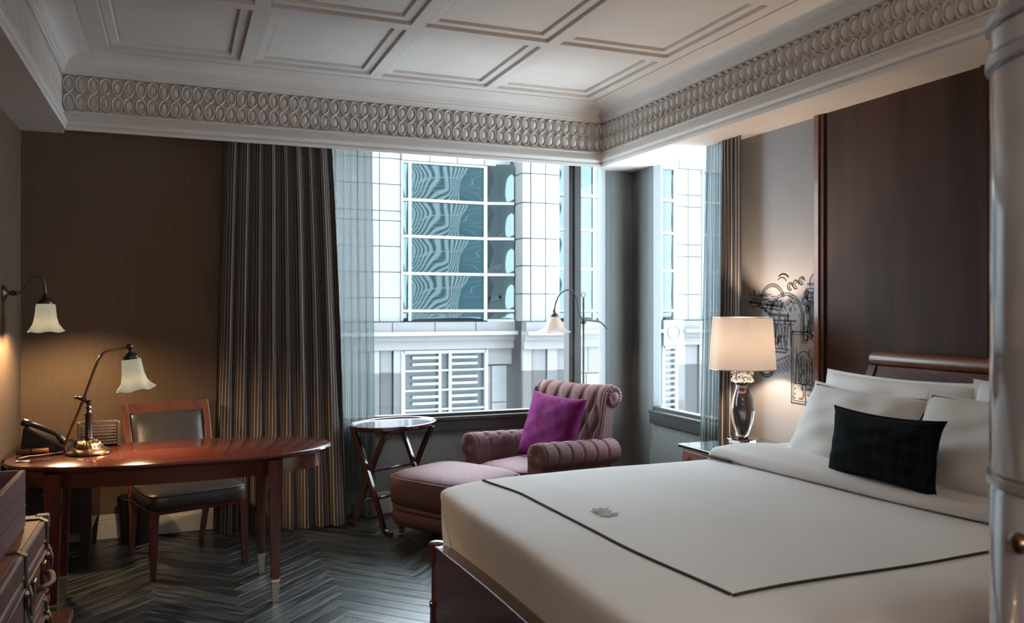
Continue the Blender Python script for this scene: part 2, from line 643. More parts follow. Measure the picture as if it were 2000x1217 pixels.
# baseboards, two stepped mouldings
def baseboard(name, x0, x1, y0, y1, axis):
    b = MB()
    t = 0.018
    if axis == 'x':
        b.box(x0, x1, y0 - t, y0, 0, 0.115)
        b.box(x0, x1, y0 - t * 0.55, y0, 0.115, 0.15)
    else:
        b.box(x0 - t, x0, y0, y1, 0, 0.115)
        b.box(x0 - t * 0.55, x0, y0, y1, 0.115, 0.15)
    return struct(name, b, TRIM_GREY, bevel=0.004)


baseboard('baseboard_far', XL, XR, YF, YF, 'x')
baseboard('baseboard_right', XR, XR, -2.4, 5.68, 'y')
b = MB().box(XL, XL + 0.018, YB, YF - 0.02, 0, 0.115)
b.box(XL, XL + 0.010, YB, YF - 0.02, 0.115, 0.15)
struct('baseboard_left', b, TRIM_GREY, bevel=0.004)

# ---- soffit and tray ceiling
CX0, CX1, CY0, CY1 = -0.64, 2.975, -1.0, 5.60     # frieze planes of the tray
s = MB()
s.box(XL, CX0 - 0.001, YB, YF, ZS, ZS + 0.05)
s.box(CX1 + 0.001, XR, YB, YF, ZS, ZS + 0.05)
s.box(CX0, CX1, YB, CY0 - 0.001, ZS, ZS + 0.05)
struct('ceiling_soffit', s, PLASTER, 'plain lowered ceiling border')
up = MB()
up.box(CX0 - 0.06, CX0 - 0.03, CY0, CY1, ZS + 0.01, ZC + 0.1)
up.box(CX1 + 0.03, CX1 + 0.06, CY0, CY1, ZS + 0.01, ZC + 0.1)
up.box(CX0 - 0.04, CX1 + 0.04, CY1 + 0.03, CY1 + 0.045, 2.60, ZC + 0.1)
up.box(CX0 - 0.04, CX1 + 0.04, CY0 - 0.06, CY0 - 0.03, ZS + 0.01, ZC + 0.1)
struct('ceiling_upstand', up, PLASTER)

# cornice profile: (distance into the room from the frieze plane, height)
PROF = [(0.000, 2.480), (0.020, 2.480), (0.022, 2.500), (0.014, 2.503), (0.014, 2.508),
        (0.024, 2.515), (0.030, 2.530), (0.026, 2.548), (0.012, 2.566), (0.006, 2.582),
        (0.012, 2.584), (0.012, 2.590), (0.004, 2.592), (0.004, 2.600), (-0.026, 2.605),
        (-0.026, 2.811), (0.008, 2.816), (0.008, 2.834), (0.016, 2.838), (0.016, 2.858), (0.024, 2.862), (0.024, 2.872)]
for k in range(9):
    a = k / 8 * pi / 2
    PROF.append((0.030 + 0.125 * (1 - cos(a)), 2.876 + 0.048 * sin(a)))
PROF += [(0.160, 2.926), (0.160, 2.934), (0.170, 2.936), (0.170, 2.97)]


def cornice(name, side, label):
    def loop(end):
        pts = []
        for d, z in PROF:
            if side == 'far':
                x = CX0 + d if end == 0 else CX1 - d
                pts.append((x, CY1 - d, z))
            elif side == 'left':
                y = CY0 + d if end == 0 else CY1 - d
                pts.append((CX0 + d, y, z))
            elif side == 'right':
                y = CY1 - d if end == 0 else CY0 + d
                pts.append((CX1 - d, y, z))
            else:
                x = CX1 - d if end == 0 else CX0 + d
                pts.append((x, CY0 + d, z))
        return pts
    c = MB().sweep([loop(0), loop(1)], closed=False, cap=False)
    return struct(name, c, PLASTER, label, auto=28)


c_far = cornice('trim_1', 'far', 'white moulded cornice above the large window')
c_left = cornice('trim_2', 'left', 'white moulded cornice on the left side')
c_right = cornice('trim_3', 'right', 'white moulded cornice above the bed')
cornice('trim_4', 'near', None)

# carved frieze: two rows of pointed ovals, each ring with its raised heart
def oval_mesh(hw, hh):
    o = MB()
    seg = 16
    rings = [(1.02, -0.002), (1.0, 0.020), (0.90, 0.025), (0.81, 0.021), (0.77, 0.006), (0.72, 0.008), (0.45, 0.019)]
    vs = []
    for q, h in rings:
        for k in range(seg):
            a = 2 * pi * k / seg
            cx, cy = cos(a), sin(a)
            # pointed (vesica) outline
            x = hw * q * (abs(cx) ** 1.12) * (1 if cx >= 0 else -1)
            y = hh * q * (abs(cy) ** 0.95) * (1 if cy >= 0 else -1)
            vs.append((x, -h, y))
    vs.append((0, -0.023, 0))
    fs = []
    for i in range(len(rings) - 1):
        for k in range(seg):
            k2 = (k + 1) % seg
            fs.append((i * seg + k, i * seg + k2, (i + 1) * seg + k2, (i + 1) * seg + k))
    l = (len(rings) - 1) * seg
    for k in range(seg):
        fs.append((l + k, l + (k + 1) % seg, len(vs) - 1))
    o.add(vs, fs)
    me = o.mesh('carved_oval', True)
    me.set_sharp_from_angle(angle=radians(50))
    me.materials.append(PLASTER)
    return me


PITCH = 0.0657
ov = oval_mesh(0.0318, 0.0530)
ZO = (2.656, 2.760)
nfar = int((CX1 - CX0) / PITCH)
off = ((CX1 - CX0) - (nfar - 1) * PITCH) / 2
for k in range(nfar):
    for z in ZO:
        link('carved_oval', ov, None, c_far, (CX0 + off + k * PITCH, CY1 + 0.025, z))
ny = 51
for k in range(ny):
    for z in ZO:
        link('carved_oval', ov, None, c_right, (CX1 + 0.025, CY1 - 0.020 - k * PITCH, z), (0, 0, -pi / 2))
for k in range(29):
    for z in ZO:
        link('carved_oval', ov, None, c_left, (CX0 - 0.025, CY1 - 0.020 - k * PITCH, z), (0, 0, pi / 2))

# coffered ceiling: flat bands with sunk, twice stepped panels
ceil = MB()
colx = [(-0.375, 0.352), (0.428, 1.155), (1.230, 1.953), (2.028, 2.738)]
rowy = [(4.42, 5.362), (3.395, 4.335), (2.37, 3.31), (1.345, 2.285), (0.32, 1.26), (-0.73, 0.235)]
xs_ = [CX0 + 0.165] + [v for c in colx for v in c] + [CX1 - 0.165]
ys_ = [CY0 + 0.165] + [v for r in reversed(rowy) for v in r] + [CY1 - 0.165]
# bands between panels
for i in range(0, len(xs_) - 1, 2):
    ceil.box(xs_[i], xs_[i + 1], ys_[0], ys_[-1], ZC, ZC + 0.05)
for j in range(0, len(ys_) - 1, 2):
    for c in colx:
        ceil.box(c[0], c[1], ys_[j], ys_[j + 1], ZC, ZC + 0.05)
ceil.box(xs_[0], xs_[-1], ys_[0], ys_[-1], ZC + 0.05, ZC + 0.10)
ce = struct('ceiling', ceil, PLASTER, 'white coffered ceiling with sunk panels')
for c in colx:
    for r in rowy:
        if r[0] < 1.3:
            continue
        p = MB()
        x0, x1, y0, y1 = c[0], c[1], r[0], r[1]

        def ring(a, za, b_, zb):
            p.add([(x0 + a, y0 + a, za), (x1 - a, y0 + a, za), (x1 - a, y1 - a, za), (x0 + a, y1 - a, za),
                   (x0 + b_, y0 + b_, zb), (x1 - b_, y0 + b_, zb), (x1 - b_, y1 - b_, zb), (x0 + b_, y1 - b_, zb)],
                  [(0, 1, 5, 4), (1, 2, 6, 5), (2, 3, 7, 6), (3, 0, 4, 7)])
        ring(0.001, ZC + 0.001, 0.001, ZC + 0.020)
        ring(0.001, ZC + 0.020, 0.016, ZC + 0.016)
        ring(0.016, ZC + 0.016, 0.055, ZC + 0.018)
        ring(0.055, ZC + 0.018, 0.058, ZC + 0.036)
        ring(0.058, ZC + 0.036, 0.072, ZC + 0.032)
        a = 0.072
        p.add([(x0 + a, y0 + a, ZC + 0.032), (x1 - a, y0 + a, ZC + 0.032), (x1 - a, y1 - a, ZC + 0.032), (x0 + a, y1 - a, ZC + 0.032)], [(0, 1, 2, 3)])
        part('ceiling_panel', p, PLASTER, ce)

# ---- added fill lamps, unseen behind the viewer, to brighten the room
for i, (x, y) in enumerate([(-0.45, -0.60), (0.15, -0.60), (0.75, -0.60)]):
    t = thing('fill_lamp', ('added opal globe fill lamp nearest the left wall', 'added opal globe fill lamp in the middle of the three', 'added opal globe fill lamp nearest the bed side')[i], 'lamp', (x, y, ZC), group='added fill lamps')
    part('canopy', MB().lathe([(0.06, -0.001), (0.06, -0.02), (0.02, -0.035)], 24), BRASS, t, auto=40)
    part('rod', MB().tube([(0, 0, -0.03), (0, 0, -0.92)], 0.006, 8), BRASS, t, smooth=True)
    part('shade', MB().lathe([(0.03, -0.915), (0.11, -0.935), (0.16, -1.00), (0.16, -1.06), (0.11, -1.12), (0.03, -1.145), (0.001, -1.147)], 28),
         shade_mat('opal_glass', (0.9, 0.88, 0.84), (1.0, 0.90, 0.82), 1.6, 0.2) if i == 0 else MATS['opal_glass'], t, smooth=True)
    point_lamp('fill_bulb', t, (0, 0, -1.30), FILL_LAMP_W, (1.0, 0.87, 0.76), 0.15)

# ---- window 1 (far) and window 2 (right)
def frame_box(name, parent, x0, x1, y0, y1, z0, z1, m, bev=0.004):
    return part(name, MB().box(x0, x1, y0, y1, z0, z1), m, parent, bevel=bev)


w1 = link('window_1', None)
tag(w1, 'large corner window with dark mullion', None, None, 'structure')
frame_box('frame_bottom', w1, 0.50, 3.10, YF - 0.005, YF + 0.07, 0.635, 0.672, FRAME_DARK)
frame_box('frame_top', w1, 0.50, 3.10, YF + 0.0, YF + 0.07, 2.56, 2.60, FRAME_DARK)
frame_box('frame_side', w1, 3.052, 3.10, YF - 0.005, YF + 0.07, 0.672, 2.56, FRAME_GREY)
frame_box('frame_side', w1, 0.50, 0.55, YF, YF + 0.07, 0.672, 2.56, FRAME_GREY)
mu = frame_box('mullion', w1, 2.735, 2.83, YF - 0.02, YF + 0.075, 0.672, 2.56, FRAME_DARK)
frame_box('mullion_cover', w1, 2.776, 2.83, YF - 0.034, YF - 0.0205, 0.672, 2.56, MULLION_GREY)
for x0, x1 in ((0.55, 2.735), (2.83, 3.052)):
    part('pane', MB().box(x0, x1, YF + 0.045, YF + 0.051, 0.672, 2.56), PANE, w1)
si = MB().box(0.46, 3.10, YF - 0.045, YF, 0.625, 0.650)
part('sill_board', si, FRAME_DARK, w1, bevel=0.004)
part('sill_fascia', MB().box(0.46, 3.10, YF - 0.03, YF, 0.545, 0.622), FRAME_DARK, w1, bevel=0.004)

w2 = link('window_2', None)
tag(w2, 'narrow side window beside the corner pier', None, None, 'structure')
frame_box('frame_bottom', w2, XR - 0.005, XR + 0.06, 4.43, 5.40, 0.655, 0.69, FRAME_DARK)
frame_box('frame_top', w2, XR, XR + 0.06, 4.43, 5.40, 2.54, 2.58, FRAME_DARK)
frame_box('frame_side', w2, XR - 0.012, XR + 0.06, 5.372, 5.44, 0.60, 2.58, FRAME_GREY)
frame_box('frame_side', w2, XR, XR + 0.06, 4.43, 4.47, 0.69, 2.54, FRAME_GREY)
part('pane', MB().box(XR + 0.03, XR + 0.036, 4.47, 5.372, 0.69, 2.54), PANE, w2)
part('sill_board', MB().box(XR - 0.04, XR, 4.43, 5.40, 0.642, 0.664), FRAME_DARK, w2, bevel=0.004)
part('sill_fascia', MB().box(XR - 0.028, XR, 4.43, 5.40, 0.565, 0.640), FRAME_DARK, w2, bevel=0.004)

# ---- walnut wall panel with upright trims on the right wall
wp = link('wall_panel_right', None)
tag(wp, 'dark walnut wall panel above the headboard', None, None, 'structure')
part('panel', MB().box(XR - 0.018, XR, 1.50, 3.612, 0.0, ZS), WALNUT_PANEL, wp)
part('trim', MB().box(XR - 0.038, XR, 3.616, 3.655, 0.0, ZS), WARM_WOOD, wp, bevel=0.004)
part('trim', MB().box(XR - 0.030, XR - 0.0182, 3.585, 3.612, 0.0, ZS), WALNUT_PANEL, wp, bevel=0.003)
part('trim', MB().box(XR - 0.040, XR - 0.0182, 2.585, 2.625, 0.0, ZS), WALNUT_PANEL, wp, bevel=0.004)

# ================================================================== THE CITY OUTSIDE
YB0 = 30.0
bld = thing('office_building', 'pale granite office building with mirror glass across the street', 'building', (12, YB0, -14))


def bz(v, k=0.0196):
    return 1.42 + (602 - v) * k


def P(x0, x1, y0, y1, z0, z1):
    """box in the building's own frame from world numbers (y measured towards the street)"""
    return MB().box(x0 - 12, x1 - 12, -y0, -y1, z0 + 14, z1 + 14)


cube_me = {}


def slab(name, x0, x1, d0, d1, z0, z1, m, parent=bld):
    """a box whose mesh is shared: unit cube scaled; d = distance in front of the facade plane"""
    if m.name not in cube_me:
        me = MB().box(-0.5, 0.5, -0.5, 0.5, -0.5, 0.5).mesh('unit_' + m.name)
        me.materials.append(m)
        cube_me[m.name] = me
    return link(name, cube_me[m.name], None, parent,
                ((x0 + x1) / 2 - 12, -(d0 + d1) / 2, (z0 + z1) / 2 + 14), scale=(x1 - x0, abs(d1 - d0), z1 - z0))


# core behind the cladding
part('core', P(-10, 60, -6.0, -0.20, -14, 9.9), JOINT, bld)
# ledge heights
ZL0, ZL1, ZL2, ZL3 = 0.10, 0.42, 0.55, 0.92


def panels(x0, x1, z0, z1, nx, zs, d, m, gap=0.014):
    """grid of granite panels"""
    zl = [z0] + [z for z in zs if z0 < z < z1] + [z1]
    for i in range(nx):
        a = x0 + (x1 - x0) * i / nx
        b_ = x0 + (x1 - x0) * (i + 1) / nx
        for k in range(len(zl) - 1):
            slab('granite_panel', a + gap, b_ - gap, d - 0.16, d, zl[k] + gap, zl[k + 1] - gap, m)


rows_up = [0.92, 1.80, 2.74, 3.68, 4.62, 4.98, 5.95, 6.9, 7.85, 8.8]
# upper piers
panels(5.2, 7.60, 0.92, 9.8, 3, rows_up, 0.0, STONE)
panels(7.60, 11.9, 6.85, 9.8, 4, [8.3], 0.10, STONE)
panels(12.35, 13.55, 0.92, 9.8, 2, [1.96, 3.02, 4.05, 5.4, 6.5, 7.6, 8.7], 1.05, STONE)
panels(13.56, 22.6, 7.3, 9.8, 6, [8.4], 0.0, STONE)
panels(17.6, 18.65, 0.92, 7.3, 1, rows_up, 0.0, STONE)
panels(19.35, 20.70, 0.92, 7.3, 2, [2.0, 3.6, 4.1, 5.7, 6.2], 0.0, STONE)
panels(22.4, 26.0, 0.92, 9.8, 3, rows_up, 0.0, STONE)
panels(-4.0, 5.2, 0.92, 9.8, 6, rows_up, 0.0, STONE)
# side of the projecting pier
for k, (a, b_) in enumerate(zip([0.92, 1.96, 3.02, 4.05, 5.4, 6.5, 7.6, 8.7], [1.96, 3.02, 4.05, 5.4, 6.5, 7.6, 8.7, 9.8])):
    slab('granite_panel', 12.02, 12.33, 0.0, 1.03, a + 0.02, b_ - 0.02, STONE)


def office_window(x0, x1, z0, z1, mull, trans, d=-0.02, white_right=True):
    wn = link('office_window', None, None, bld)
    slab_p = dict(parent=wn)
    xs = [x0] + list(mull) + [x1]
    zs = [z0] + list(trans) + [z1]
    for i in range(len(xs) - 1):
        for k in range(len(zs) - 1):
            slab('glass_pane', xs[i] + 0.03, xs[i + 1] - 0.03, d - 0.05, d, zs[k] + 0.03, zs[k + 1] - 0.03, CITY_GLASS, wn)
    for z in trans:
        slab('transom', x0, x1, d, d + 0.10, z - 0.05, z + 0.05, ALU, wn)
    for x in mull:
        slab('mullion', x - 0.06, x + 0.06, d, d + 0.07, z0, z1, DARK_ALU, wn)
    slab('window_frame', x0 - 0.02, x0 + 0.05, d, d + 0.08, z0, z1, ALU, wn)
    slab('window_frame', x1 - 0.05, x1 + 0.08, d, d + 0.08, z0, z1, ALU, wn)
    slab('window_frame', x0, x1, d, d + 0.08, z1 - 0.08, z1, ALU, wn)
    return wn


office_window(7.62, 10.88, 0.95, 6.85, [7.93], [1.32, 2.70, 4.07, 5.42])
# glazed return beside the pier, turned towards us
wn = link('office_window', None, None, bld, (10.98 - 12, 0.02, 0), (0, 0, -0.30))
for k, (a, b_) in enumerate(zip([0.95, 1.32, 2.70, 4.07, 5.42], [1.32, 2.70, 4.07, 5.42, 6.95])):
    link('glass_pane', cube_me[CITY_GLASS.name], None, wn, (0.52, 0, (a + b_) / 2 + 14), scale=(1.02, 0.05, b_ - a - 0.06))
    link('transom', cube_me[ALU.name], None, wn, (0.52, -0.05, a + 14), scale=(1.04, 0.10, 0.10))
office_window(13.58, 17.6, 0.95, 7.25, [13.92, 15.55, 16.6], [1.32, 2.98, 4.55, 5.92])
office_window(18.68, 19.33, 0.95, 7.3, [], [1.32, 2.98, 4.55, 5.92])
office_window(20.72, 22.4, 0.95, 7.3, [21.05], [1.32, 2.98, 4.55, 5.92])
# ledge mouldings
for x0, x1, d in ((-4, 12.0, 0.0), (12.0, 14.2, 1.05), (14.2, 18.5, 0.0), (19.5, 26, 0.0)):
    n = max(1, int((x1 - x0) / 1.6))
    for i in range(n):
        a, b_ = x0 + (x1 - x0) * i / n, x0 + (x1 - x0) * (i + 1) / n
        slab('ledge_stone', a + 0.015, b_ - 0.015, d - 0.1, d + 0.35, ZL2, ZL3 - 0.02, STONE_G)
    slab('ledge_lip', x0, x1, d - 0.1, d + 0.62, ZL1, ZL2, ALU)
    slab('ledge_cove', x0, x1, d - 0.1, d + 0.30, ZL0 + 0.12, ZL1, STONE_L)
    slab('ledge_band', x0, x1, d - 0.1, d + 0.18, ZL0 - 0.22, ZL0 + 0.115, STONE_L)
# round ornament block in the right hand bay
slab('ornament_block', 18.55, 19.5, 0.0, 0.45, -0.12, 0.92, STONE)
o_ = MB()
o_.lathe([(0.30, 0), (0.30, 0.05), (0.26, 0.05), (0.26, 0.0)], 24, axis=(0, -1, 0), cap=False)
part('ornament_ring', o_, STONE_G, bld, loc=(19.02 - 12, -0.45, 0.42 + 14), auto=40)
# lower storey
rows_lo = [-0.95, -2.4, -3.4, -4.6]
panels(-4, 6.4, -6.0, -0.12, 5, rows_lo, 0.0, STONE_L)
panels(6.42, 6.80, -6.0, -0.12, 1, rows_lo, 0.08, STONE)
panels(6.82, 7.28, -6.0, -0.12, 1, rows_lo, -0.02, STONE_G)
panels(7.30, 7.60, -6.0, -0.12, 1, rows_lo, 0.08, STONE)
panels(10.95, 12.0, -0.75, -0.12, 1, rows_lo, -0.02, STONE_L)
panels(10.95, 11.15, -6.0, -0.78, 1, rows_lo, -0.05, STONE_G)
panels(11.16, 11.80, -6.0, -0.78, 1, [-2.2], -0.04, STONE)
panels(12.0, 12.40, -6.0, -0.12, 1, rows_lo, 1.05, STONE_L)
panels(12.42, 13.0, -6.0, -0.12, 1, rows_lo, 0.98, STONE_G)
panels(13.02, 13.45, -6.0, -0.12, 1, rows_lo, 1.05, STONE)
panels(13.47, 14.2, -6.0, -0.12, 1, rows_lo, 0.9, STONE_G)
panels(14.22, 15.2, -6.0, -1.2, 1, rows_lo, 0.0, STONE)
panels(15.22, 18.5, -6.0, -1.2, 2, [-2.3], 0.0, STONE)
panels(14.22, 18.5, -1.18, -0.12, 4, [], 0.0, STONE_G)
panels(18.52, 18.70, -6.0, -0.12, 1, rows_lo, 0.0, STONE)
panels(19.42, 19.85, -6.0, -0.12, 1, rows_lo, 0.08, STONE)
panels(19.87, 20.5, -6.0, -0.12, 1, rows_lo, 0.0, STONE_G)
panels(20.52, 20.9, -6.0, -0.12, 1, rows_lo, 0.08, STONE)
panels(20.92, 26, -6.0, -0.12, 3, rows_lo, 0.0, STONE_L)


def louvre(x0, x1, z0, z1, centre):
    lv = link('louvred_window', None, None, bld)
    slab('glass_pane', x0, x1, -0.12, -0.06, z0, z1, LOUVRE_G, lv)
    for a in (x0, x1):
        slab('window_frame', a - 0.07, a + 0.07, -0.06, 0.12, z0, z1, ALU, lv)
    slab('window_frame', x0, x1, -0.06, 0.12, z1 - 0.12, z1, ALU, lv)
    full = [z1 - 0.75, z1 - 1.48, z1 - 2.20, z1 - 2.93, z1 - 3.65]
    if centre:
        for a in centre:
            slab('window_post', a - 0.055, a + 0.055, -0.06, 0.10, z0, z1, ALU, lv)
        groups = ((x0 + 0.35, centre[0]), (centre[1], x1 - 0.35))
    else:
        groups = ((x0, x1),)
    for z in full:
        if z > z0:
            slab('window_rail', x0, x1, -0.06, 0.08, z - 0.035, z + 0.035, ALU, lv)
            for a, b_ in groups:
                for q in (0.24, 0.48):
                    slab('louvre_slat', a, b_, -0.06, 0.12, z + q - 0.045, z + q + 0.045, ALU, lv)
    return lv


louvre(7.66, 10.90, -6.0, -0.15, (9.07, 9.47))
louvre(18.75, 19.38, -6.0, -0.15, None)
# the hotel's own block around the room
hb = MB()
hb.box(-26, 3.44, -22, 5.92, 3.36, 20)
hb.box(-26, 3.44, -22, 5.92, -14, -0.16)
hb.box(-26, -1.06, -22, 5.92, -0.16, 3.36)
hb.box(-1.06, 3.44, -22, -2.6, -0.16, 3.36)
struct('hotel_block', hb, mat('hotel_stone', (0.22, 0.21, 0.20), 0.7, noise=(0.8, (0.17, 0.165, 0.16))))
# street far below and a banded tower that shows as the reflection in the mirror glass
struct('ground', MB().box(-80, 120, 6.4, 120, -14.3, -14.0), mat('street_paving', (0.38, 0.37, 0.365), 0.8, noise=(0.5, (0.34, 0.335, 0.33))))
tw = thing('neighbour_tower', 'banded tower mirrored in the wavy glass across the street', 'building', (21.5, -14, -14))
tb = MB().box(-3.6, 3.4, -6, 0, 0, 60)
part('tower_body', tb, TOWER_G, tw)
tower_cube = MB().box(-0.5, 0.5, -0.5, 0.5, -0.5, 0.5).mesh('tower_bar')
tower_cube.materials.append(TOWER_B)
for k in range(12):
    link('tower_fin', tower_cube, None, tw, (-3.5 + k * 0.62, 0.15, 30), scale=(0.32, 0.3, 60))
for k in range(10):
    link('tower_band', tower_cube, None, tw, (-0.1, 0.1, 10 + k * 3.4), scale=(7, 0.25, 0.35))
t2 = thing('dark_tower', 'dark glass tower mirrored beside the banded tower', 'building', (28.2, -16, -14))
part('tower_body', MB().box(-2.9, 4.0, -6, 0, 0, 38), TOWER_G, t2)
for k in range(8):
    link('tower_band', tower_cube, None, t2, (0.55, 0.05, 15 + k * 2.6), scale=(6.9, 0.2, 0.12))

# ================================================================== CURTAINS
def curtain(name, m, top, bot, z0, z1, waves, amp, seed, nu=140, nv=26, label=None, cat='curtain', uvw=1.0):
    """top / bot: ((x, y) start, (x, y) end); folds swing across the line"""
    rnd = random.Random(seed)
    ph = [rnd.uniform(0, 6.28) for _ in range(6)]
    T0, T1 = Vector(top[0]), Vector(top[1])
    B0, B1 = Vector(bot[0]), Vector(bot[1])
    c = MB()

    def fn(u, v):
        a = T0.lerp(T1, u)
        b_ = B0.lerp(B1, u)
        q = v ** 0.8
        p = a.lerp(b_, q)
        d = (T1 - T0).normalized()
        nrm = Vector((d.y, -d.x))
        A = amp * (0.55 + 0.6 * v)
        uu = u + 0.012 * sin(3 * v + ph[0]) + 0.006 * sin(7 * v + ph[3])
        o = A * (sin(2 * pi * waves * uu + ph[1]) + 0.35 * sin(2 * pi * waves * 2.1 * uu + ph[2]) + 0.3 * sin(2 * pi * waves * 0.47 * uu + ph[4] + v))
        p = p + nrm * o + d * 0.4 * A * cos(2 * pi * waves * uu + ph[5])
        return (p.x, p.y, z1 + (z0 - z1) * v)
    c.grid(fn, nu, nv)
    me = c.mesh(name, True)
    uvl = me.uv_layers.new(name='UVMap')
    for poly in me.polygons:
        for li in poly.loop_indices:
            vi = me.loops[li].vertex_index
            uvl.data[li].uv = ((vi % nu) / (nu - 1) * uvw, (vi // nu) / (nv - 1))
    o = link(name, me, m)
    return tag(o, label, cat)


curtain('drape', CURTAIN, ((0.275, 5.640), (0.95, 5.635)), ((0.19, 5.50), (1.03, 5.45)), 0.012, 2.595, 8.5, 0.022, 3,
        nu=200, label='dark striped full-length drape hanging left of the large window', uvw=1.0)
curtain('sheer_curtain', SHEER, ((0.915, 5.676), (1.235, 5.676)), ((0.90, 5.615), (1.245, 5.60)), 0.012, 2.595, 6.5, 0.010, 5,
        nu=140, label='pale sheer curtain beside the dark drape at the large window', uvw=0.55)
curtain('drape', CURTAIN, ((3.205, 4.225), (3.205, 4.40)), ((3.20, 4.22), (3.20, 4.42)), 0.012, 2.60, 4.5, 0.022, 11,
        nu=90, label='dark striped drape at the narrow side window behind the table lamp', uvw=0.3)
curtain('sheer_curtain', SHEER, ((3.215, 4.37), (3.215, 4.60)), ((3.205, 4.40), (3.205, 4.67)), 0.012, 2.60, 5.0, 0.016, 12,
        nu=100, label='pale sheer curtain at the narrow side window beside the table lamp', uvw=0.4)

# ================================================================== DESK
DX, DY = 0.0, 4.44
DZ = 0.72
desk = thing('writing_desk', 'oval cherry wood writing desk with tapered nickel-tipped legs', 'desk', (DX, DY, 0), radians(0))


def oval(a, b_, z, n=64, e=2.3):
    pts = []
    for k in range(n):
        t = 2 * pi * k / n
        c, s = cos(t), sin(t)
        pts.append((a * abs(c) ** (2 / e) * (1 if c >= 0 else -1), b_ * abs(s) ** (2 / e) * (1 if s >= 0 else -1), z))
    return pts


def oval_solid(levels, n=64):
    o = MB()
    o.sweep([oval(a, b_, z, n) for a, b_, z in levels], closed=True)
    return o


A0, B0_ = 0.745, 0.35
part('desk_top', oval_solid([(A0 - 0.022, B0_ - 0.022, DZ - 0.030), (A0 - 0.006, B0_ - 0.006, DZ - 0.024), (A0, B0_, DZ - 0.012),
                             (A0 - 0.003, B0_ - 0.003, DZ - 0.004), (A0 - 0.012, B0_ - 0.012, DZ)]), CHERRY, desk, auto=40)
part('apron', oval_solid([(A0 - 0.055, B0_ - 0.055, DZ - 0.105), (A0 - 0.055, B0_ - 0.055, DZ - 0.0305)]), CHERRY, desk, auto=40)
for x, y in ((0.435, -0.262), (0.412, 0.205), (-0.514, -0.255), (-0.524, 0.175)):
    lg = part('leg', MB().taper(x, y, 0.105, DZ - 0.032, 0.0185, 0.036), CHERRY_Z, desk, bevel=0.003)
    part('ferrule', MB().taper(x, y, 0.0, 0.105, 0.0145, 0.0195), NICKEL, lg, bevel=0.002)
    part('ferrule_collar', MB().taper(x, y, 0.1055, 0.111, 0.0235, 0.0235), NICKEL, lg, bevel=0.0015)

# ================================================================== DESK CHAIR
def lerp3(a, b_, t):
    return tuple(a[i] + (b_[i] - a[i]) * t for i in range(3))


ch = thing('desk_chair', 'wooden side chair with dark leather seat and back at the oval desk', 'chair', (0.035, 5.05, 0), radians(17))
# local: -y is the front
for x, y, x2, y2 in ((-0.245, -0.262, -0.235, -0.250), (0.245, -0.262, 0.235, -0.250)):
    part('leg', MB().add([(x - .014, y - .014, 0), (x + .014, y - .014, 0), (x + .014, y + .014, 0), (x - .014, y + .014, 0),
                          (x2 - .022, y2 - .022, .36), (x2 + .022, y2 - .022, .36), (x2 + .022, y2 + .022, .36), (x2 - .022, y2 + .022, .36)],
                         [(3, 2, 1, 0), (4, 5, 6, 7), (0, 1, 5, 4), (1, 2, 6, 5), (2, 3, 7, 6), (3, 0, 4, 7)]), CHERRY_Z, ch, bevel=0.003)
for sx in (-1, 1):
    secs = []
    for z, y, wx, wy, xo in ((0, 0.33, .013, .014, .20), (0.20, 0.27, .016, .018, .205), (0.40, 0.245, .020, .024, .215),
                             (0.55, 0.265, .020, .022, .222), (0.72, 0.315, .019, .019, .228), (0.865, 0.372, .018, .015, .232)):
        x = sx * xo
        secs.append([(x - wx, y - wy, z), (x + wx, y - wy, z), (x + wx, y + wy, z), (x - wx, y + wy, z)])
    part('back_post', MB().sweep(secs), CHAIR_WOOD, ch, bevel=0.003)
part('seat_rail', MB().box(-0.235, 0.235, -0.262, 0.235, 0.335, 0.362), CHERRY_Z, ch, bevel=0.004)


def cushion_box(x0, x1, y0, y1, z0, z1, crown, n=18, flare=0.0):
    c = MB()
    vs = []
    sec = []
    def loop(k, z):
        pts = []
        for i in range(48):
            t = 2 * pi * i / 48
            cx, sy = cos(t), sin(t)
            e = 7.0
            px = abs(cx) ** (2 / e) * (1 if cx >= 0 else -1)
            py = abs(sy) ** (2 / e) * (1 if sy >= 0 else -1)
            hx_, hy_ = (x1 - x0) / 2 * k, (y1 - y0) / 2 * k
            fl_ = 1 + flare * (-py)
            pts.append(((x0 + x1) / 2 + px * hx_ * fl_, (y0 + y1) / 2 + py * hy_, z))
        return pts
    sec = [loop(0.955, z0), loop(0.99, z0 + 0.008), loop(1.0, (z0 + z1) / 2), loop(0.995, z1 - 0.012), loop(0.975, z1 - 0.002),
           loop(0.9, z1 + crown * 0.35), loop(0.7, z1 + crown * 0.75), loop(0.4, z1 + crown * 0.95), loop(0.02, z1 + crown)]
    return c.sweep(sec)


seat = part('seat', cushion_box(-0.258, 0.258, -0.285, 0.225, 0.362, 0.438, 0.022, flare=0.05), LEATHER_DK, ch, auto=50)


def seam_loop(x0, x1, y0, y1, z, e=7.0, flare=0.0, k=1.0, n=64):
    pts = []
    for i in range(n + 1):
        t = 2 * pi * i / n
        cx, sy = cos(t), sin(t)
        px = abs(cx) ** (2 / e) * (1 if cx >= 0 else -1)
        py = abs(sy) ** (2 / e) * (1 if sy >= 0 else -1)
        pts.append(((x0 + x1) / 2 + px * (x1 - x0) / 2 * k * (1 - flare * py), (y0 + y1) / 2 + py * (y1 - y0) / 2 * k, z))
    return pts


part('piping', MB().tube(seam_loop(-0.258, 0.258, -0.285, 0.225, 0.434, flare=0.05, k=0.99), 0.0035, 6, cap=False), LEATHER_DK, seat, smooth=True)


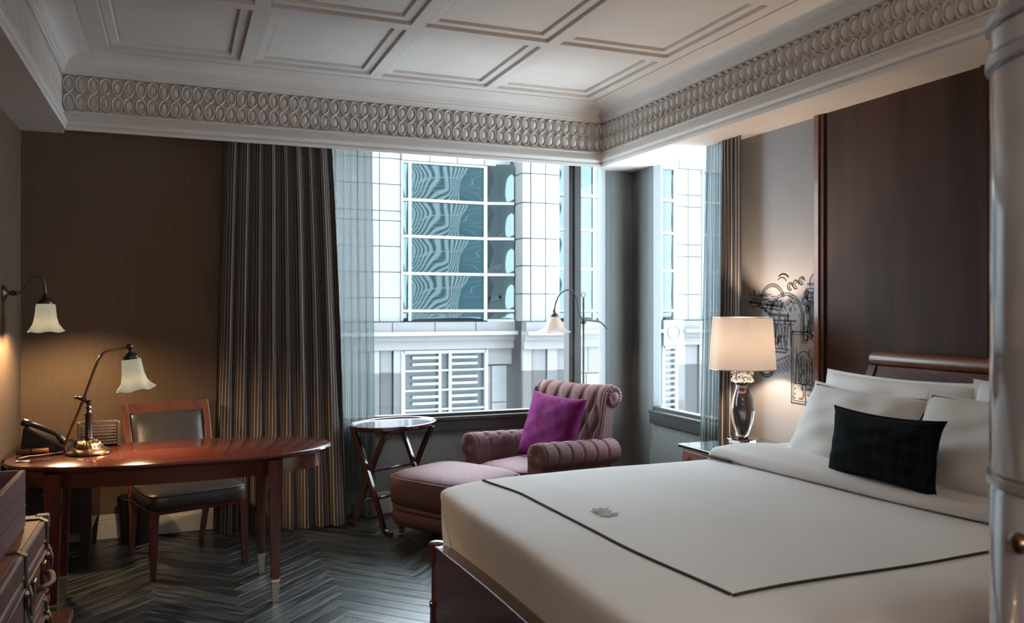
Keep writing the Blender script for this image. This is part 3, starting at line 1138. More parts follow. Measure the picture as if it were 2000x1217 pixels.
def back_pt(x, z, d):
    """point on the raked back; d = distance in front of it"""
    t = (z - 0.40) / 0.465
    y = 0.245 + 0.127 * t ** 1.4
    return (x, y - d, z)


fr = MB()
for z0, z1 in ((0.805, 0.862), (0.50, 0.545)):
    secs = [[back_pt(x, z0, -0.013), back_pt(x, z0, 0.016), back_pt(x, z1, 0.014), back_pt(x, z1, -0.011)] for x in (-0.215, 0.215)]
    part('back_rail', MB().sweep(secs), CHAIR_WOOD, ch, bevel=0.003)


def back_cush(u, v):
    x = -0.205 + 0.41 * u
    z = 0.545 + 0.262 * v
    e = (1 - abs(2 * u - 1) ** 5) * (1 - abs(2 * v - 1) ** 5)
    return back_pt(x, z, 0.004 + 0.036 * max(e, 0) ** 0.6)


part('back_pad', MB().grid(back_cush, 24, 20), LEATHER_DK, ch, smooth=True, solid=0.012)

# ================================================================== DESK LAMP
def bell_shade(mb, c, r_top, r_bot, h, flute=0.0, nfl=6, axis=None, seg=48, drop=0.0):
    prof = [(0.0, r_top * 0.80), (0.02, r_top), (0.25, r_top * 1.06), (0.5, r_top * 1.16), (0.72, r_top * 1.34), (0.88, r_top * 1.62), (0.96, r_bot * 0.93), (1.0, r_bot)]
    secs = []
    for t, r in prof:
        lo = []
        for k in range(seg):
            a = 2 * pi * k / seg
            fl_ = flute * smooth01((t - 0.6) / 0.4)
            rr = r * (1 + fl_ * 0.9 * cos(nfl * a))
            lo.append(Vector((rr * cos(a), rr * sin(a), -h * t + fl_ * r_bot * 0.6 * cos(nfl * a))))
        secs.append(lo)
    q = Vector((0, 0, 1)).rotation_difference(Vector(axis).normalized()) if axis else None
    secs = [[tuple((q @ p if q else p) + Vector(c)) for p in s_] for s_ in secs]
    return mb.sweep(secs, closed=True, cap=False)


AMBER = shade_mat('amber_art_glass', (0.085, 0.083, 0.064), (0.95, 0.93, 0.72), 0.22, 0.45)
OPAL = shade_mat('opal_lily_glass', (0.20, 0.185, 0.18), (1.0, 0.86, 0.72), 0.30, 0.4)

dl = thing('desk_lamp', 'antique brass desk lamp with amber bell glass shade on the oval desk', 'lamp', (-0.40, 4.49, DZ))
part('base', MB().lathe([(0.098, 0.0), (0.102, 0.006), (0.098, 0.014), (0.090, 0.018), (0.078, 0.026), (0.066, 0.030), (0.060, 0.040),
                         (0.050, 0.052), (0.036, 0.060), (0.024, 0.064), (0.018, 0.070)], 40), BRASS, dl, auto=50)
for k in range(24):
    a = 2 * pi * k / 24
    part('base_flute', MB().tube([(0.064 * cos(a), 0.064 * sin(a), 0.033), (0.040 * cos(a), 0.040 * sin(a), 0.0600)], 0.0035, 6), BRASS, dl, smooth=True)
part('column', MB().lathe([(0.017, 0.070), (0.020, 0.074), (0.017, 0.080), (0.017, 0.185), (0.021, 0.190), (0.021, 0.196), (0.012, 0.202), (0.009, 0.212), (0.014, 0.220), (0.009, 0.228), (0.009, 0.236), (0.015, 0.245), (0.009, 0.256), (0.001, 0.258)], 24), BRONZE, dl, auto=50)
# local frame of the arm lies roughly along x
part('arm', MB().tube(smoothpath([(-0.118, 0.05, 0.012), (-0.075, 0.03, 0.13), (-0.022, 0.0, 0.265), (0.03, -0.01, 0.42), (0.062, -0.012, 0.480), (0.10, -0.012, 0.495), (0.176, -0.012, 0.512)], 8), 0.0065, 10), BRASS, dl, smooth=True)
cl = part('clamp', MB().tube([(-0.045, 0.0, 0.268), (-0.02, 0.0, 0.262), (0.0, 0.0, 0.244)], [0.008, 0.011, 0.008], 10), BRONZE, dl, smooth=True)
part('clamp_screw', MB().tube([(-0.06, 0.0, 0.272), (-0.03, 0.0, 0.266)], [0.007, 0.005], 8), BRONZE, cl, smooth=True)
part('arm_joint', MB().lathe([(0.001, -0.016), (0.012, -0.012), (0.016, 0.0), (0.012, 0.012), (0.001, 0.016)], 16, (0.180, -0.012, 0.512)), BRONZE, dl, smooth=True)
ax = (-0.12, 0.0, 1.0)
part('gallery', MB().lathe([(0.009, 0.0), (0.012, -0.012), (0.026, -0.020), (0.030, -0.028), (0.036, -0.030), (0.036, -0.036), (0.041, -0.040), (0.041, -0.048), (0.030, -0.050)], 28, (0.182, -0.012, 0.496), axis=ax), BRONZE, dl, auto=50)
sh = MB()
bell_shade(sh, (0.187, -0.012, 0.452), 0.043, 0.088, 0.150, flute=0.10, nfl=5, axis=ax)
part('shade', sh, AMBER, dl, smooth=True, solid=0.003)
point_lamp('desk_bulb', dl, (0.196, -0.012, 0.330), 14.0, (1.0, 0.66, 0.35), 0.025)
cable = tag(part('lamp_cord', MB().tube(smoothpath([(-0.515, 4.545, DZ + 0.008), (-0.545, 4.50, DZ + 0.007), (-0.60, 4.47, DZ + 0.006), (-0.645, 4.46, DZ + 0.006), (-0.675, 4.43, DZ + 0.006), (-0.685, 4.40, DZ + 0.006)], 8), 0.0045, 8), BRONZE, None, smooth=True),
            'thin dark cord trailing over the oval desk from the desk lamp', 'cord')
gm = thing('cable_grommet', 'small oval metal cable grommet let into the oval desk top', 'grommet', (-0.66, 4.36, DZ))
part('rim', MB().lathe([(0.030, 0.0), (0.032, 0.003), (0.026, 0.005), (0.024, 0.002)], 24, squash=0.7), NICKEL, gm, auto=40)
part('cap', MB().lathe([(0.022, 0.0), (0.022, 0.004), (0.001, 0.005)], 24, squash=0.7), BRONZE, gm, auto=40)

# telephone
ph = thing('telephone', 'black desk telephone with slanted keypad on the oval desk', 'telephone', (-0.595, 4.69, DZ), radians(78))
part('body', MB().add([(-0.09, -0.11, 0.0), (0.09, -0.11, 0.0), (0.09, 0.10, 0.0), (-0.09, 0.10, 0.0),
                       (-0.09, -0.11, 0.022), (0.09, -0.11, 0.022), (0.09, 0.085, 0.125), (-0.09, 0.085, 0.125)],
                      [(3, 2, 1, 0), (4, 5, 6, 7), (0, 1, 5, 4), (1, 2, 6, 5), (2, 3, 7, 6), (3, 0, 4, 7)]), BLACK, ph, bevel=0.006)
hs_ = smoothpath([(-0.062, -0.10, 0.045), (-0.062, -0.06, 0.082), (-0.062, 0.0, 0.112), (-0.062, 0.06, 0.135), (-0.062, 0.095, 0.146)], 5)
part('handset', MB().tube(hs_, [0.026 if (i < 5 or i > 15) else 0.018 for i in range(len(hs_))], 12, flat=0.7), BLACK, ph, smooth=True)
KEY = mat('grey_keys', (0.30, 0.27, 0.25), 0.5)
key_me = MB().box(-0.007, 0.007, -0.005, 0.005, 0, 0.005).mesh('key')
key_me.materials.append(KEY)
sl = math.atan2(0.103, 0.195)
for i in range(3):
    for j in range(5):
        yy = -0.075 + j * 0.028
        link('key', key_me, None, ph, (0.0 + i * 0.026, yy, 0.022 + (yy + 0.11) * 0.103 / 0.195 + 0.0005), (sl, 0, 0))
fo = thing('leather_folder', 'tan leather roll lying beside the telephone', 'folder', (-0.665, 4.555, DZ))
part('cover', MB().tube([(-0.05, 0, 0.014), (0.085, 0.01, 0.014)], 0.013, 14), TRUNK_TOP, fo, smooth=True)
part('tie', MB().tube([(0.010, 0.004, 0.014), (0.018, 0.005, 0.014)], 0.0142, 14), STRAP, fo, smooth=True)
lr = thing('letter_rack', 'black slatted letter rack behind the desk lamp on the oval desk', 'rack', (-0.375, 4.715, DZ), radians(2))
part('back_board', MB().box(-0.095, 0.10, 0.02, 0.035, 0, 0.125), BLACK_BOX, lr, bevel=0.003)
part('side_board', MB().box(0.085, 0.10, -0.04, 0.0195, 0, 0.125), BLACK_BOX, lr, bevel=0.003)
part('side_board', MB().box(-0.095, -0.080, -0.04, 0.0195, 0, 0.125), BLACK_BOX, lr, bevel=0.003)
for k in range(7):
    part('slat', MB().box(-0.079, 0.084, -0.038, -0.030, 0.012 + k * 0.0145, 0.021 + k * 0.0145), BLACK_BOX, lr, bevel=0.0015)

# ================================================================== WALL LAMP
sc = thing('wall_lamp', 'bronze swan-neck wall lamp with amber bell shade on the left wall', 'lamp', (XL, 5.14, 1.50))
part('wall_plate', MB().lathe([(0.045, 0.0), (0.045, 0.006), (0.034, 0.016), (0.016, 0.022), (0.012, 0.03)], 28, axis=(1, 0, 0)), BRONZE, sc, auto=50)
part('stem', MB().lathe([(0.010, 0.022), (0.010, 0.04), (0.018, 0.044), (0.018, 0.05), (0.010, 0.054), (0.010, 0.062), (0.015, 0.068), (0.010, 0.075)], 20, axis=(1, 0, 0)), BRONZE, sc, auto=50)
part('neck', MB().tube(smoothpath([(0.06, 0, 0), (0.085, 0, 0.003), (0.105, 0, 0.022), (0.122, 0, 0.062), (0.150, 0, 0.088), (0.180, 0, 0.084), (0.197, 0, 0.05), (0.202, 0, -0.01)], 8), 0.0065, 10), BRONZE, sc, smooth=True)
part('gallery', MB().lathe([(0.008, 0.0), (0.013, -0.012), (0.016, -0.026), (0.030, -0.034), (0.038, -0.046), (0.038, -0.060), (0.030, -0.062)], 28, (0.203, 0, 0.0)), BRONZE, sc, auto=50)
sh = MB()
bell_shade(sh, (0.203, 0, -0.058), 0.046, 0.088, 0.150, flute=0.07, nfl=5)
part('shade', sh, AMBER, sc, smooth=True, solid=0.003)
point_lamp('wall_bulb', sc, (0.203, 0, -0.18), 16.0, (1.0, 0.66, 0.35), 0.025)

# ================================================================== LOW DARK CABINET UNDER THE DESK
DARKWOOD = mat('black_brown_wood', (0.016, 0.009, 0.007), 0.3, coat=0.3)
cb = thing('low_cabinet', 'low black-brown cabinet on tapered legs behind the oval desk', 'cabinet', (-0.64, 5.36, 0))
part('body', MB().box(-0.21, 0.20, -0.28, 0.28, 0.20, 0.60), DARKWOOD, cb, bevel=0.005)
part('top', MB().box(-0.22, 0.21, -0.295, 0.285, 0.60, 0.622), DARKWOOD, cb, bevel=0.004)
for k in (0, 1):
    d = part('door', MB().box(-0.203 + k * 0.20, -0.008 + k * 0.20, -0.292, -0.2805, 0.22, 0.585), DARKWOOD, cb, bevel=0.003)
    part('knob', MB().lathe([(0.005, 0), (0.009, 0.012), (0.001, 0.016)], 14, (-0.030 + k * 0.045, -0.292, 0.42), axis=(0, -1, 0)), BRASS, d, smooth=True)
for x, y in ((-0.18, -0.25), (0.17, -0.25), (-0.18, 0.25), (0.17, 0.25)):
    part('leg', MB().taper(x, y, 0.0, 0.20, 0.010, 0.030), DARKWOOD, cb, bevel=0.002)

wb = thing('waste_bin', 'black leather waste bin on the floor behind the desk chair', 'bin', (-0.235, 5.555, 0))
part('shell', MB().lathe([(0.085, 0.0), (0.088, 0.004), (0.108, 0.27), (0.110, 0.275), (0.104, 0.275), (0.084, 0.01), (0.001, 0.008)], 32), BLACK_BOX, wb, auto=40)
part('rim', MB().tube([(0.108 * cos(2 * pi * k / 36), 0.108 * sin(2 * pi * k / 36), 0.276) for k in range(37)], 0.004, 6, cap=False), BRONZE, wb, smooth=True)

# ================================================================== TRUNKS AT THE LEFT
be = thing('luggage_bench', 'low tan wooden bench carrying the leather suitcases', 'bench', (-0.63, 3.05, 0))
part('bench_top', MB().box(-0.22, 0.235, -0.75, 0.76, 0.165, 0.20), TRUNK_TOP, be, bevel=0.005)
for x, y in ((-0.19, -0.70), (0.20, -0.70), (-0.19, 0.70), (0.20, 0.70)):
    part('leg', MB().taper(x, y, 0.0, 0.165, 0.018, 0.024), CHERRY_Z, be, bevel=0.003)


def trunk(name, label, x0, x1, y0, y1, z0, z1, handle, buckles):
    cx, cy = (x0 + x1) / 2, (y0 + y1) / 2
    t = thing(name, label, 'suitcase', (cx, cy, z0))
    hx_, hy_, h = (x1 - x0) / 2, (y1 - y0) / 2, z1 - z0
    part('body', MB().box(-hx_, hx_, -hy_, hy_, 0, h * 0.72 - 0.003), TRUNK, t, bevel=0.012, seg=3)
    lid = part('lid', MB().box(-hx_, hx_, -hy_, hy_, h * 0.72, h - 0.004), TRUNK, t, bevel=0.012, seg=3)
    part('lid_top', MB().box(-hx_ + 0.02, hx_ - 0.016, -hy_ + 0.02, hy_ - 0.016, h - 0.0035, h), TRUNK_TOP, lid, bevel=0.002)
    # raised edge binding on the face
    for z in (0.03, h * 0.60):
        part('welt', MB().tube([(hx_ + 0.002, -hy_ + 0.02, z), (hx_ + 0.002, hy_ - 0.03, z)], 0.005, 8), TRUNK, t, smooth=True)
    for y in (-hy_, hy_):
        for x in (hx_,):
            part('corner_guard', MB().box(x - 0.045, x + 0.003, y - (0.045 if y > 0 else 0.003), y + (0.003 if y > 0 else 0.045), h - 0.05, h + 0.003), TRUNK, t, bevel=0.008, seg=3)
    for yb in buckles:
        s_ = part('strap', MB().sweep([[(x, yb - 0.016, z), (x, yb + 0.016, z), (x2, yb + 0.016, z2), (x2, yb - 0.016, z2)] for x, z, x2, z2 in
                                      ((-hx_ + 0.05, h + 0.001, -hx_ + 0.05, h + 0.006), (hx_ - 0.02, h + 0.001, hx_ - 0.02, h + 0.006), (hx_ + 0.001, h - 0.015, hx_ + 0.007, h - 0.010),
                                       (hx_ + 0.002, h * 0.40, hx_ + 0.008, h * 0.40), (hx_ + 0.018, h * 0.20, hx_ + 0.024, h * 0.20), (hx_ + 0.006, 0.01, hx_ + 0.012, 0.01))]), STRAP, t, bevel=0.001)
        part('buckle', MB().sweep([[(hx_ + 0.009 + 0.006 * cos(a), yb + 0.024 * cos(q) , h * 0.55 + 0.020 * sin(q)) for a in (0, 1.57, 3.14)] for q in [i * pi / 6 for i in range(13)]], closed=True, cap=False), NICKEL, s_)
        part('tongue', MB().tube([(hx_ + 0.012, yb, h * 0.62), (hx_ + 0.020, yb, h * 0.50), (hx_ + 0.016, yb + 0.006, h * 0.28)], [0.012, 0.015, 0.010], 8, flat=0.35, up=(1, 0, 0)), TRUNK, s_, smooth=True)
    if handle is not None:
        hd = part('handle', MB().tube(smoothpath([(hx_ + 0.002, handle - 0.11, h * 0.40), (hx_ + 0.03, handle - 0.085, h * 0.43), (hx_ + 0.045, handle, h * 0.40), (hx_ + 0.03, handle + 0.085, h * 0.43), (hx_ + 0.002, handle + 0.11, h * 0.40)], 6), 0.014, 10, flat=0.6), HANDLE, t, smooth=True)
        for q in (-0.11, 0.11):
            part('handle_loop', MB().box(hx_ + 0.001, hx_ + 0.014, handle + q - 0.020, handle + q + 0.020, h * 0.28, h * 0.55), BRASS, hd, bevel=0.003)
    return t


trunk('leather_suitcase', 'oxblood leather suitcase with straps on the low bench, lower of the two', XL + 0.03, -0.455, 2.35, 3.60, 0.20, 0.352, None, (0.52, -0.2))
trunk('leather_suitcase', 'oxblood leather suitcase with carrying handle, upper of the two', XL + 0.03, -0.455, 2.35, 3.60, 0.353, 0.64, 0.32, (0.54, 0.08))
ty = thing('leather_tray', 'open mauve leather tray on top of the upper suitcase', 'tray', (-0.675, 2.95, 0.645))
tyh = 0.20
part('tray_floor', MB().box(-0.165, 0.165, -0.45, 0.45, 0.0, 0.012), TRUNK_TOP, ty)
part('tray_side', MB().box(0.150, 0.170, -0.455, 0.455, 0.0, tyh), TRAY, ty, bevel=0.004)
part('tray_side', MB().box(-0.170, -0.150, -0.455, 0.455, 0.0, tyh), TRAY, ty, bevel=0.004)
part('tray_end', MB().box(-0.1495, 0.1495, 0.435, 0.455, 0.0, tyh), TRAY, ty, bevel=0.004)
part('tray_end', MB().box(-0.1495, 0.1495, -0.455, -0.435, 0.0, tyh), TRAY, ty, bevel=0.004)
for z in (0.075, 0.135):
    part('stitch_band', MB().box(0.1702, 0.1722, -0.45, 0.45, z - 0.003, z + 0.003), TRAY, ty)
part('lining', MB().box(-0.145, 0.145, -0.43, 0.43, 0.0125, 0.10), TRUNK_TOP, ty, bevel=0.003)

# ================================================================== SIDE TABLE
TZ = 0.665
st = thing('tray_table', 'oval mahogany tray table on crossed legs by the sheer curtain', 'table', (1.315, 5.385, 0), radians(28))


def oval_e(a, b_, z, e=2.0, n=56):
    return oval(a, b_, z, n, e)


tt = MB()
tt.sweep([oval_e(0.312, 0.222, TZ - 0.022), oval_e(0.322, 0.232, TZ - 0.014), oval_e(0.322, 0.232, TZ + 0.004), oval_e(0.316, 0.226, TZ + 0.008),
          oval_e(0.308, 0.218, TZ + 0.004), oval_e(0.304, 0.214, TZ - 0.002), oval_e(0.01, 0.007, TZ - 0.002)])
part('tray_top', tt, mat('polished_mahogany', (0.050, 0.016, 0.014), 0.06, coat=1.0, grain=((3, 20, 20), (0.030, 0.010, 0.009))), st, auto=40)
for sx in (-1, 1):
    part('hand_hold', MB().sweep([oval_e(0.010, 0.045, TZ + 0.0022), oval_e(0.008, 0.043, TZ + 0.0035)]), BLACK, st, loc=(sx * 0.285, 0, -0.0035))
MAHOG = mat('mahogany_legs', (0.045, 0.013, 0.014), 0.2, coat=0.6)
for i, fx in enumerate((-0.205, 0.195)):
    for k, sgn in enumerate((-1, 1)):
        ox = fx + (0.014 if k else -0.014)
        pth = smoothpath([(ox, -sgn * 0.150, TZ - 0.024), (ox, -sgn * 0.075, 0.52), (ox, 0.0, 0.375), (ox, sgn * 0.085, 0.20), (ox, sgn * 0.135, 0.085), (ox, sgn * 0.155, 0.038), (ox, sgn * 0.180, 0.017), (ox, sgn * 0.205, 0.0155)], 6)
        secs = []
        for j, p in enumerate(pth):
            tdir = (pth[min(j + 1, len(pth) - 1)] - pth[max(j - 1, 0)]).normalized()
            nn = tdir.cross(Vector((1, 0, 0))).normalized() * 0.0155
            hxv = Vector((0.0125, 0, 0))
            secs.append([tuple(p - hxv - nn), tuple(p + hxv - nn), tuple(p + hxv + nn), tuple(p - hxv + nn)])
        lg = part('leg', MB().sweep(secs), MAHOG, st, bevel=0.003)
        e = pth[-1]
        part('brass_toe', MB().box(e.x - 0.0145, e.x + 0.0145, min(e.y, e.y + sgn * 0.022), max(e.y, e.y + sgn * 0.022), 0.0, 0.033), BRASS, lg, bevel=0.002)
part('stretcher', MB().tube([(-0.19, 0.10, 0.165), (0.18, 0.10, 0.165)], 0.011, 10), MAHOG, st, smooth=True)
part('stretcher', MB().tube([(-0.19, 0.0, 0.375), (0.18, 0.0, 0.375)], 0.009, 10), MAHOG, st, smooth=True)

# ================================================================== OTTOMAN
ot = thing('ottoman', 'mauve upholstered ottoman on castors in front of the tufted armchair', 'ottoman', (1.60, 4.945, 0), radians(120))


def rrect(hx_, hy_, z, e=5.0, n=64, bulge=0.0):
    pts = []
    for i in range(n):
        t = 2 * pi * i / n
        cx, sy = cos(t), sin(t)
        px = abs(cx) ** (2 / e) * (1 if cx >= 0 else -1)
        py = abs(sy) ** (2 / e) * (1 if sy >= 0 else -1)
        pts.append((px * hx_, py * hy_ * (1 + bulge * (1 - px * px)), z))
    return pts


OX, OY = 0.345, 0.295
base = MB().sweep([rrect(OX - 0.035, OY - 0.035, 0.085), rrect(OX - 0.02, OY - 0.02, 0.092), rrect(OX - 0.002, OY - 0.002, 0.130), rrect(OX - 0.004, OY - 0.004, 0.165),
                   rrect(OX - 0.016, OY - 0.016, 0.178), rrect(OX - 0.024, OY - 0.024, 0.180)])
part('base', base, UPH, ot, smooth=True)
part('base_band', MB().sweep([rrect(OX - 0.026, OY - 0.026, 0.172), rrect(OX - 0.006, OY - 0.006, 0.184), rrect(OX - 0.002, OY - 0.002, 0.200), rrect(OX - 0.012, OY - 0.012, 0.212), rrect(OX - 0.026, OY - 0.026, 0.214)]), UPH, ot, smooth=True)
cu = MB().sweep([rrect(OX - 0.022, OY - 0.022, 0.210), rrect(OX + 0.002, OY + 0.002, 0.222), rrect(OX + 0.008, OY + 0.008, 0.290), rrect(OX + 0.008, OY + 0.008, 0.345),
                 rrect(OX + 0.004, OY + 0.004, 0.373), rrect(OX - 0.004, OY - 0.004, 0.381)])
part('cushion_side', cu, UPH, ot, smooth=True)
ct = MB().sweep([rrect(OX - 0.003, OY - 0.003, 0.3815), rrect(OX - 0.018, OY - 0.018, 0.395), rrect(OX * 0.86, OY * 0.86, 0.409), rrect(OX * 0.65, OY * 0.65, 0.421, 3.5), rrect(OX * 0.35, OY * 0.35, 0.427, 2.5), rrect(0.004, 0.004, 0.428, 2.0)])
part('cushion_top', ct, UPH_TOP, ot, smooth=True)
part('piping', MB().tube([Vector(p) for p in rrect(OX + 0.001, OY + 0.001, 0.380)] + [Vector(rrect(OX + 0.001, OY + 0.001, 0.380)[0])], 0.005, 6, cap=False), UPH_TOP, ot, smooth=True)
nail_me = MB().lathe([(0.0045, 0), (0.003, 0.0025), (0.0003, 0.0035)], 8).mesh('nail_head', True)
nail_me.materials.append(BRASS)
nl = rrect(OX - 0.019, OY - 0.019, 0.0945, n=120)
for k in range(0, 120):
    x, y, z = nl[k]
    if not (x > -0.05 or y > 0.05):
        continue
    link('nail_head', nail_me, None, ot, (x * 1.006, y * 1.006, z), (pi / 2 * 0.9, 0, math.atan2(y, x) + pi / 2))
for x, y in ((-0.25, -0.19), (0.265, -0.19), (-0.25, 0.205), (0.265, 0.205)):
    lg = part('leg', MB().lathe([(0.016, 0.045), (0.018, 0.05), (0.026, 0.09)], 16, (x, y, 0)), CHERRY_Z, ot, auto=40)
    part('castor_cup', MB().lathe([(0.012, 0.032), (0.017, 0.036), (0.0175, 0.052), (0.017, 0.056)], 16, (x, y, 0)), BRASS, lg, auto=40)
    part('castor_wheel', MB().lathe([(0.004, -0.008), (0.0165, -0.008), (0.0175, 0.0), (0.0165, 0.008), (0.004, 0.008)], 18, (x + 0.006, y + 0.006, 0.0178), axis=(0.6, 0.8, 0)), BRASS, lg, auto=40)

# ================================================================== ARMCHAIR
ac = thing('armchair', 'mauve button-tufted armchair with rolled arms by the corner window', 'armchair', (2.275, 5.165, 0), radians(112))


def seg_d(px, py, ax, ay, bx, by):
    dx, dy = bx - ax, by - ay
    t = max(0, min(1, ((px - ax) * dx + (py - ay) * dy) / (dx * dx + dy * dy)))
    return sqrt((px - ax - t * dx) ** 2 + (py - ay - t * dy) ** 2)


# back: profile of the front face running up and rolling over (y, z)
bp = smoothpath([(0, -0.185, 0.36), (0, -0.215, 0.46), (0, -0.245, 0.56), (0, -0.270, 0.66), (0, -0.288, 0.75), (0, -0.300, 0.81), (0, -0.322, 0.860), (0, -0.365, 0.887), (0, -0.412, 0.878), (0, -0.442, 0.842),
                 (0, -0.442, 0.798), (0, -0.415, 0.765), (0, -0.375, 0.755)], 6)
arc = [0.0]
for i in range(1, len(bp)):
    arc.append(arc[-1] + (bp[i] - bp[i - 1]).length)
LT = arc[-1]
BW = 0.315


def bprof(w_):
    for i in range(1, len(bp)):
        if arc[i] >= w_ or i == len(bp) - 1:
            t = (w_ - arc[i - 1]) / (arc[i] - arc[i - 1])
            p = bp[i - 1].lerp(bp[i], t)
            d = (bp[i] - bp[i - 1]).normalized()
            return p, Vector((0, d.z, -d.y))       # outward normal in the y-z plane


rowsb = [(0.455, [-0.235, -0.118, 0, 0.118, 0.235]), (0.325, [-0.177, -0.059, 0.059, 0.177, -0.29, 0.29]), (0.195, [-0.235, -0.118, 0, 0.118, 0.235])]
bts = [(x, w_) for w_, xs in rowsb for x in xs if abs(x) < 0.28]
pls = []
for x in rowsb[0][1]:
    pls.append((x, 0.455, x, LT))
for (wa, xa), (wb, xb) in ((rowsb[0], rowsb[1]), (rowsb[1], rowsb[2])):
    for x in xa:
        for x2 in xb:
            if abs(x - x2) < 0.07:
                pls.append((x, wa, x2, wb))
for x in rowsb[2][1]:
    pls.append((x, 0.195, x, 0.0))


def fback(u, v):
    x = -BW + 2 * BW * u
    w_ = v * LT
    p, n = bprof(w_)
    d = 0.016
    dm = min(seg_d(x, w_, *q) for q in pls)
    d -= 0.024 * exp(-(dm / 0.014) ** 2)
    rb = min(sqrt((x - bx) ** 2 + (w_ - bw) ** 2) for bx, bw in bts)
    d -= 0.026 * exp(-(rb / 0.020) ** 2)
    ed = smooth01(min(u, 1 - u) / 0.05)
    d = d * (0.3 + 0.7 * ed)
    q = p + n * d
    sag = -0.014 * (1 - (2 * u - 1) ** 2) * smooth01((w_ - 0.35) / 0.2)
    return (x, q.y, q.z + sag)


part('back_front', MB().grid(fback, 110, 84), UPH_TAN, ac, smooth=True)
# back shell behind the tufting: closed side profile, and the scroll ends
shell = [(-0.20, 0.14), (-0.185, 0.36)] + [(p.y, p.z) for p in bp[::3]][1:] + [(-0.372, 0.70), (-0.355, 0.50), (-0.335, 0.14)]
cy_ = sum(p[0] for p in shell) / len(shell)


def inset(pts, k):
    return [(-0.28 + (y + 0.28) * k, 0.55 + (z - 0.55) * k) for y, z in pts]


sec = []
for x, k in ((-BW - 0.012, 0.965), (-BW - 0.002, 0.985), (BW + 0.002, 0.985), (BW + 0.012, 0.965)):
    sec.append([(x, y, z) for y, z in inset(shell, k)])
part('back_shell', MB().sweep(sec), UPH, ac, auto=40)
for sx in (-1, 1):
    # pleated scroll at each end of the top roll
    sm = MB()
    rings = [(0.066, 0.0), (0.074, 0.012), (0.068, 0.022), (0.045, 0.026), (0.036, 0.020), (0.030, 0.026), (0.001, 0.030)]
    segn = 48
    vs = []
    for r, h in rings:
        for k in range(segn):
            a = 2 * pi * k / segn
            hh = h * (1 + (0.20 * cos(16 * a) if 0.04 < r < 0.07 else 0))
            vs.append((sx * (BW + 0.006 + hh), -0.372 + r * cos(a), 0.818 + r * sin(a)))
    fs = []
    for i in range(len(rings) - 1):
        for k in range(segn):
            k2 = (k + 1) % segn
            fs.append((i * segn + k, i * segn + k2, (i + 1) * segn + k2, (i + 1) * segn + k))
    part('back_scroll', sm.add(vs, fs), UPH, ac, smooth=True)
    part('back_welt', MB().tube([(sx * (BW + 0.012), p.y + 0.028, p.z) for p in bp[:36]], 0.012, 8), UPH, ac, smooth=True)
btn_me = MB().lathe([(0.011, 0), (0.010, 0.004), (0.006, 0.007), (0.0005, 0.008)], 12).mesh('button', True)
btn_me.materials.append(BUTTON)
for bx, bw in bts:
    p, n = bprof(bw)
    q = p + n * (-0.022)
    sag = -0.014 * (1 - (bx / BW) ** 2) * smooth01((bw - 0.35) / 0.2)
    o = link('button', btn_me, None, ac, (bx, q.y, q.z + sag))
    o.rotation_mode = 'QUATERNION'
    o.rotation_quaternion = Vector((0, 0, 1)).rotation_difference(n)


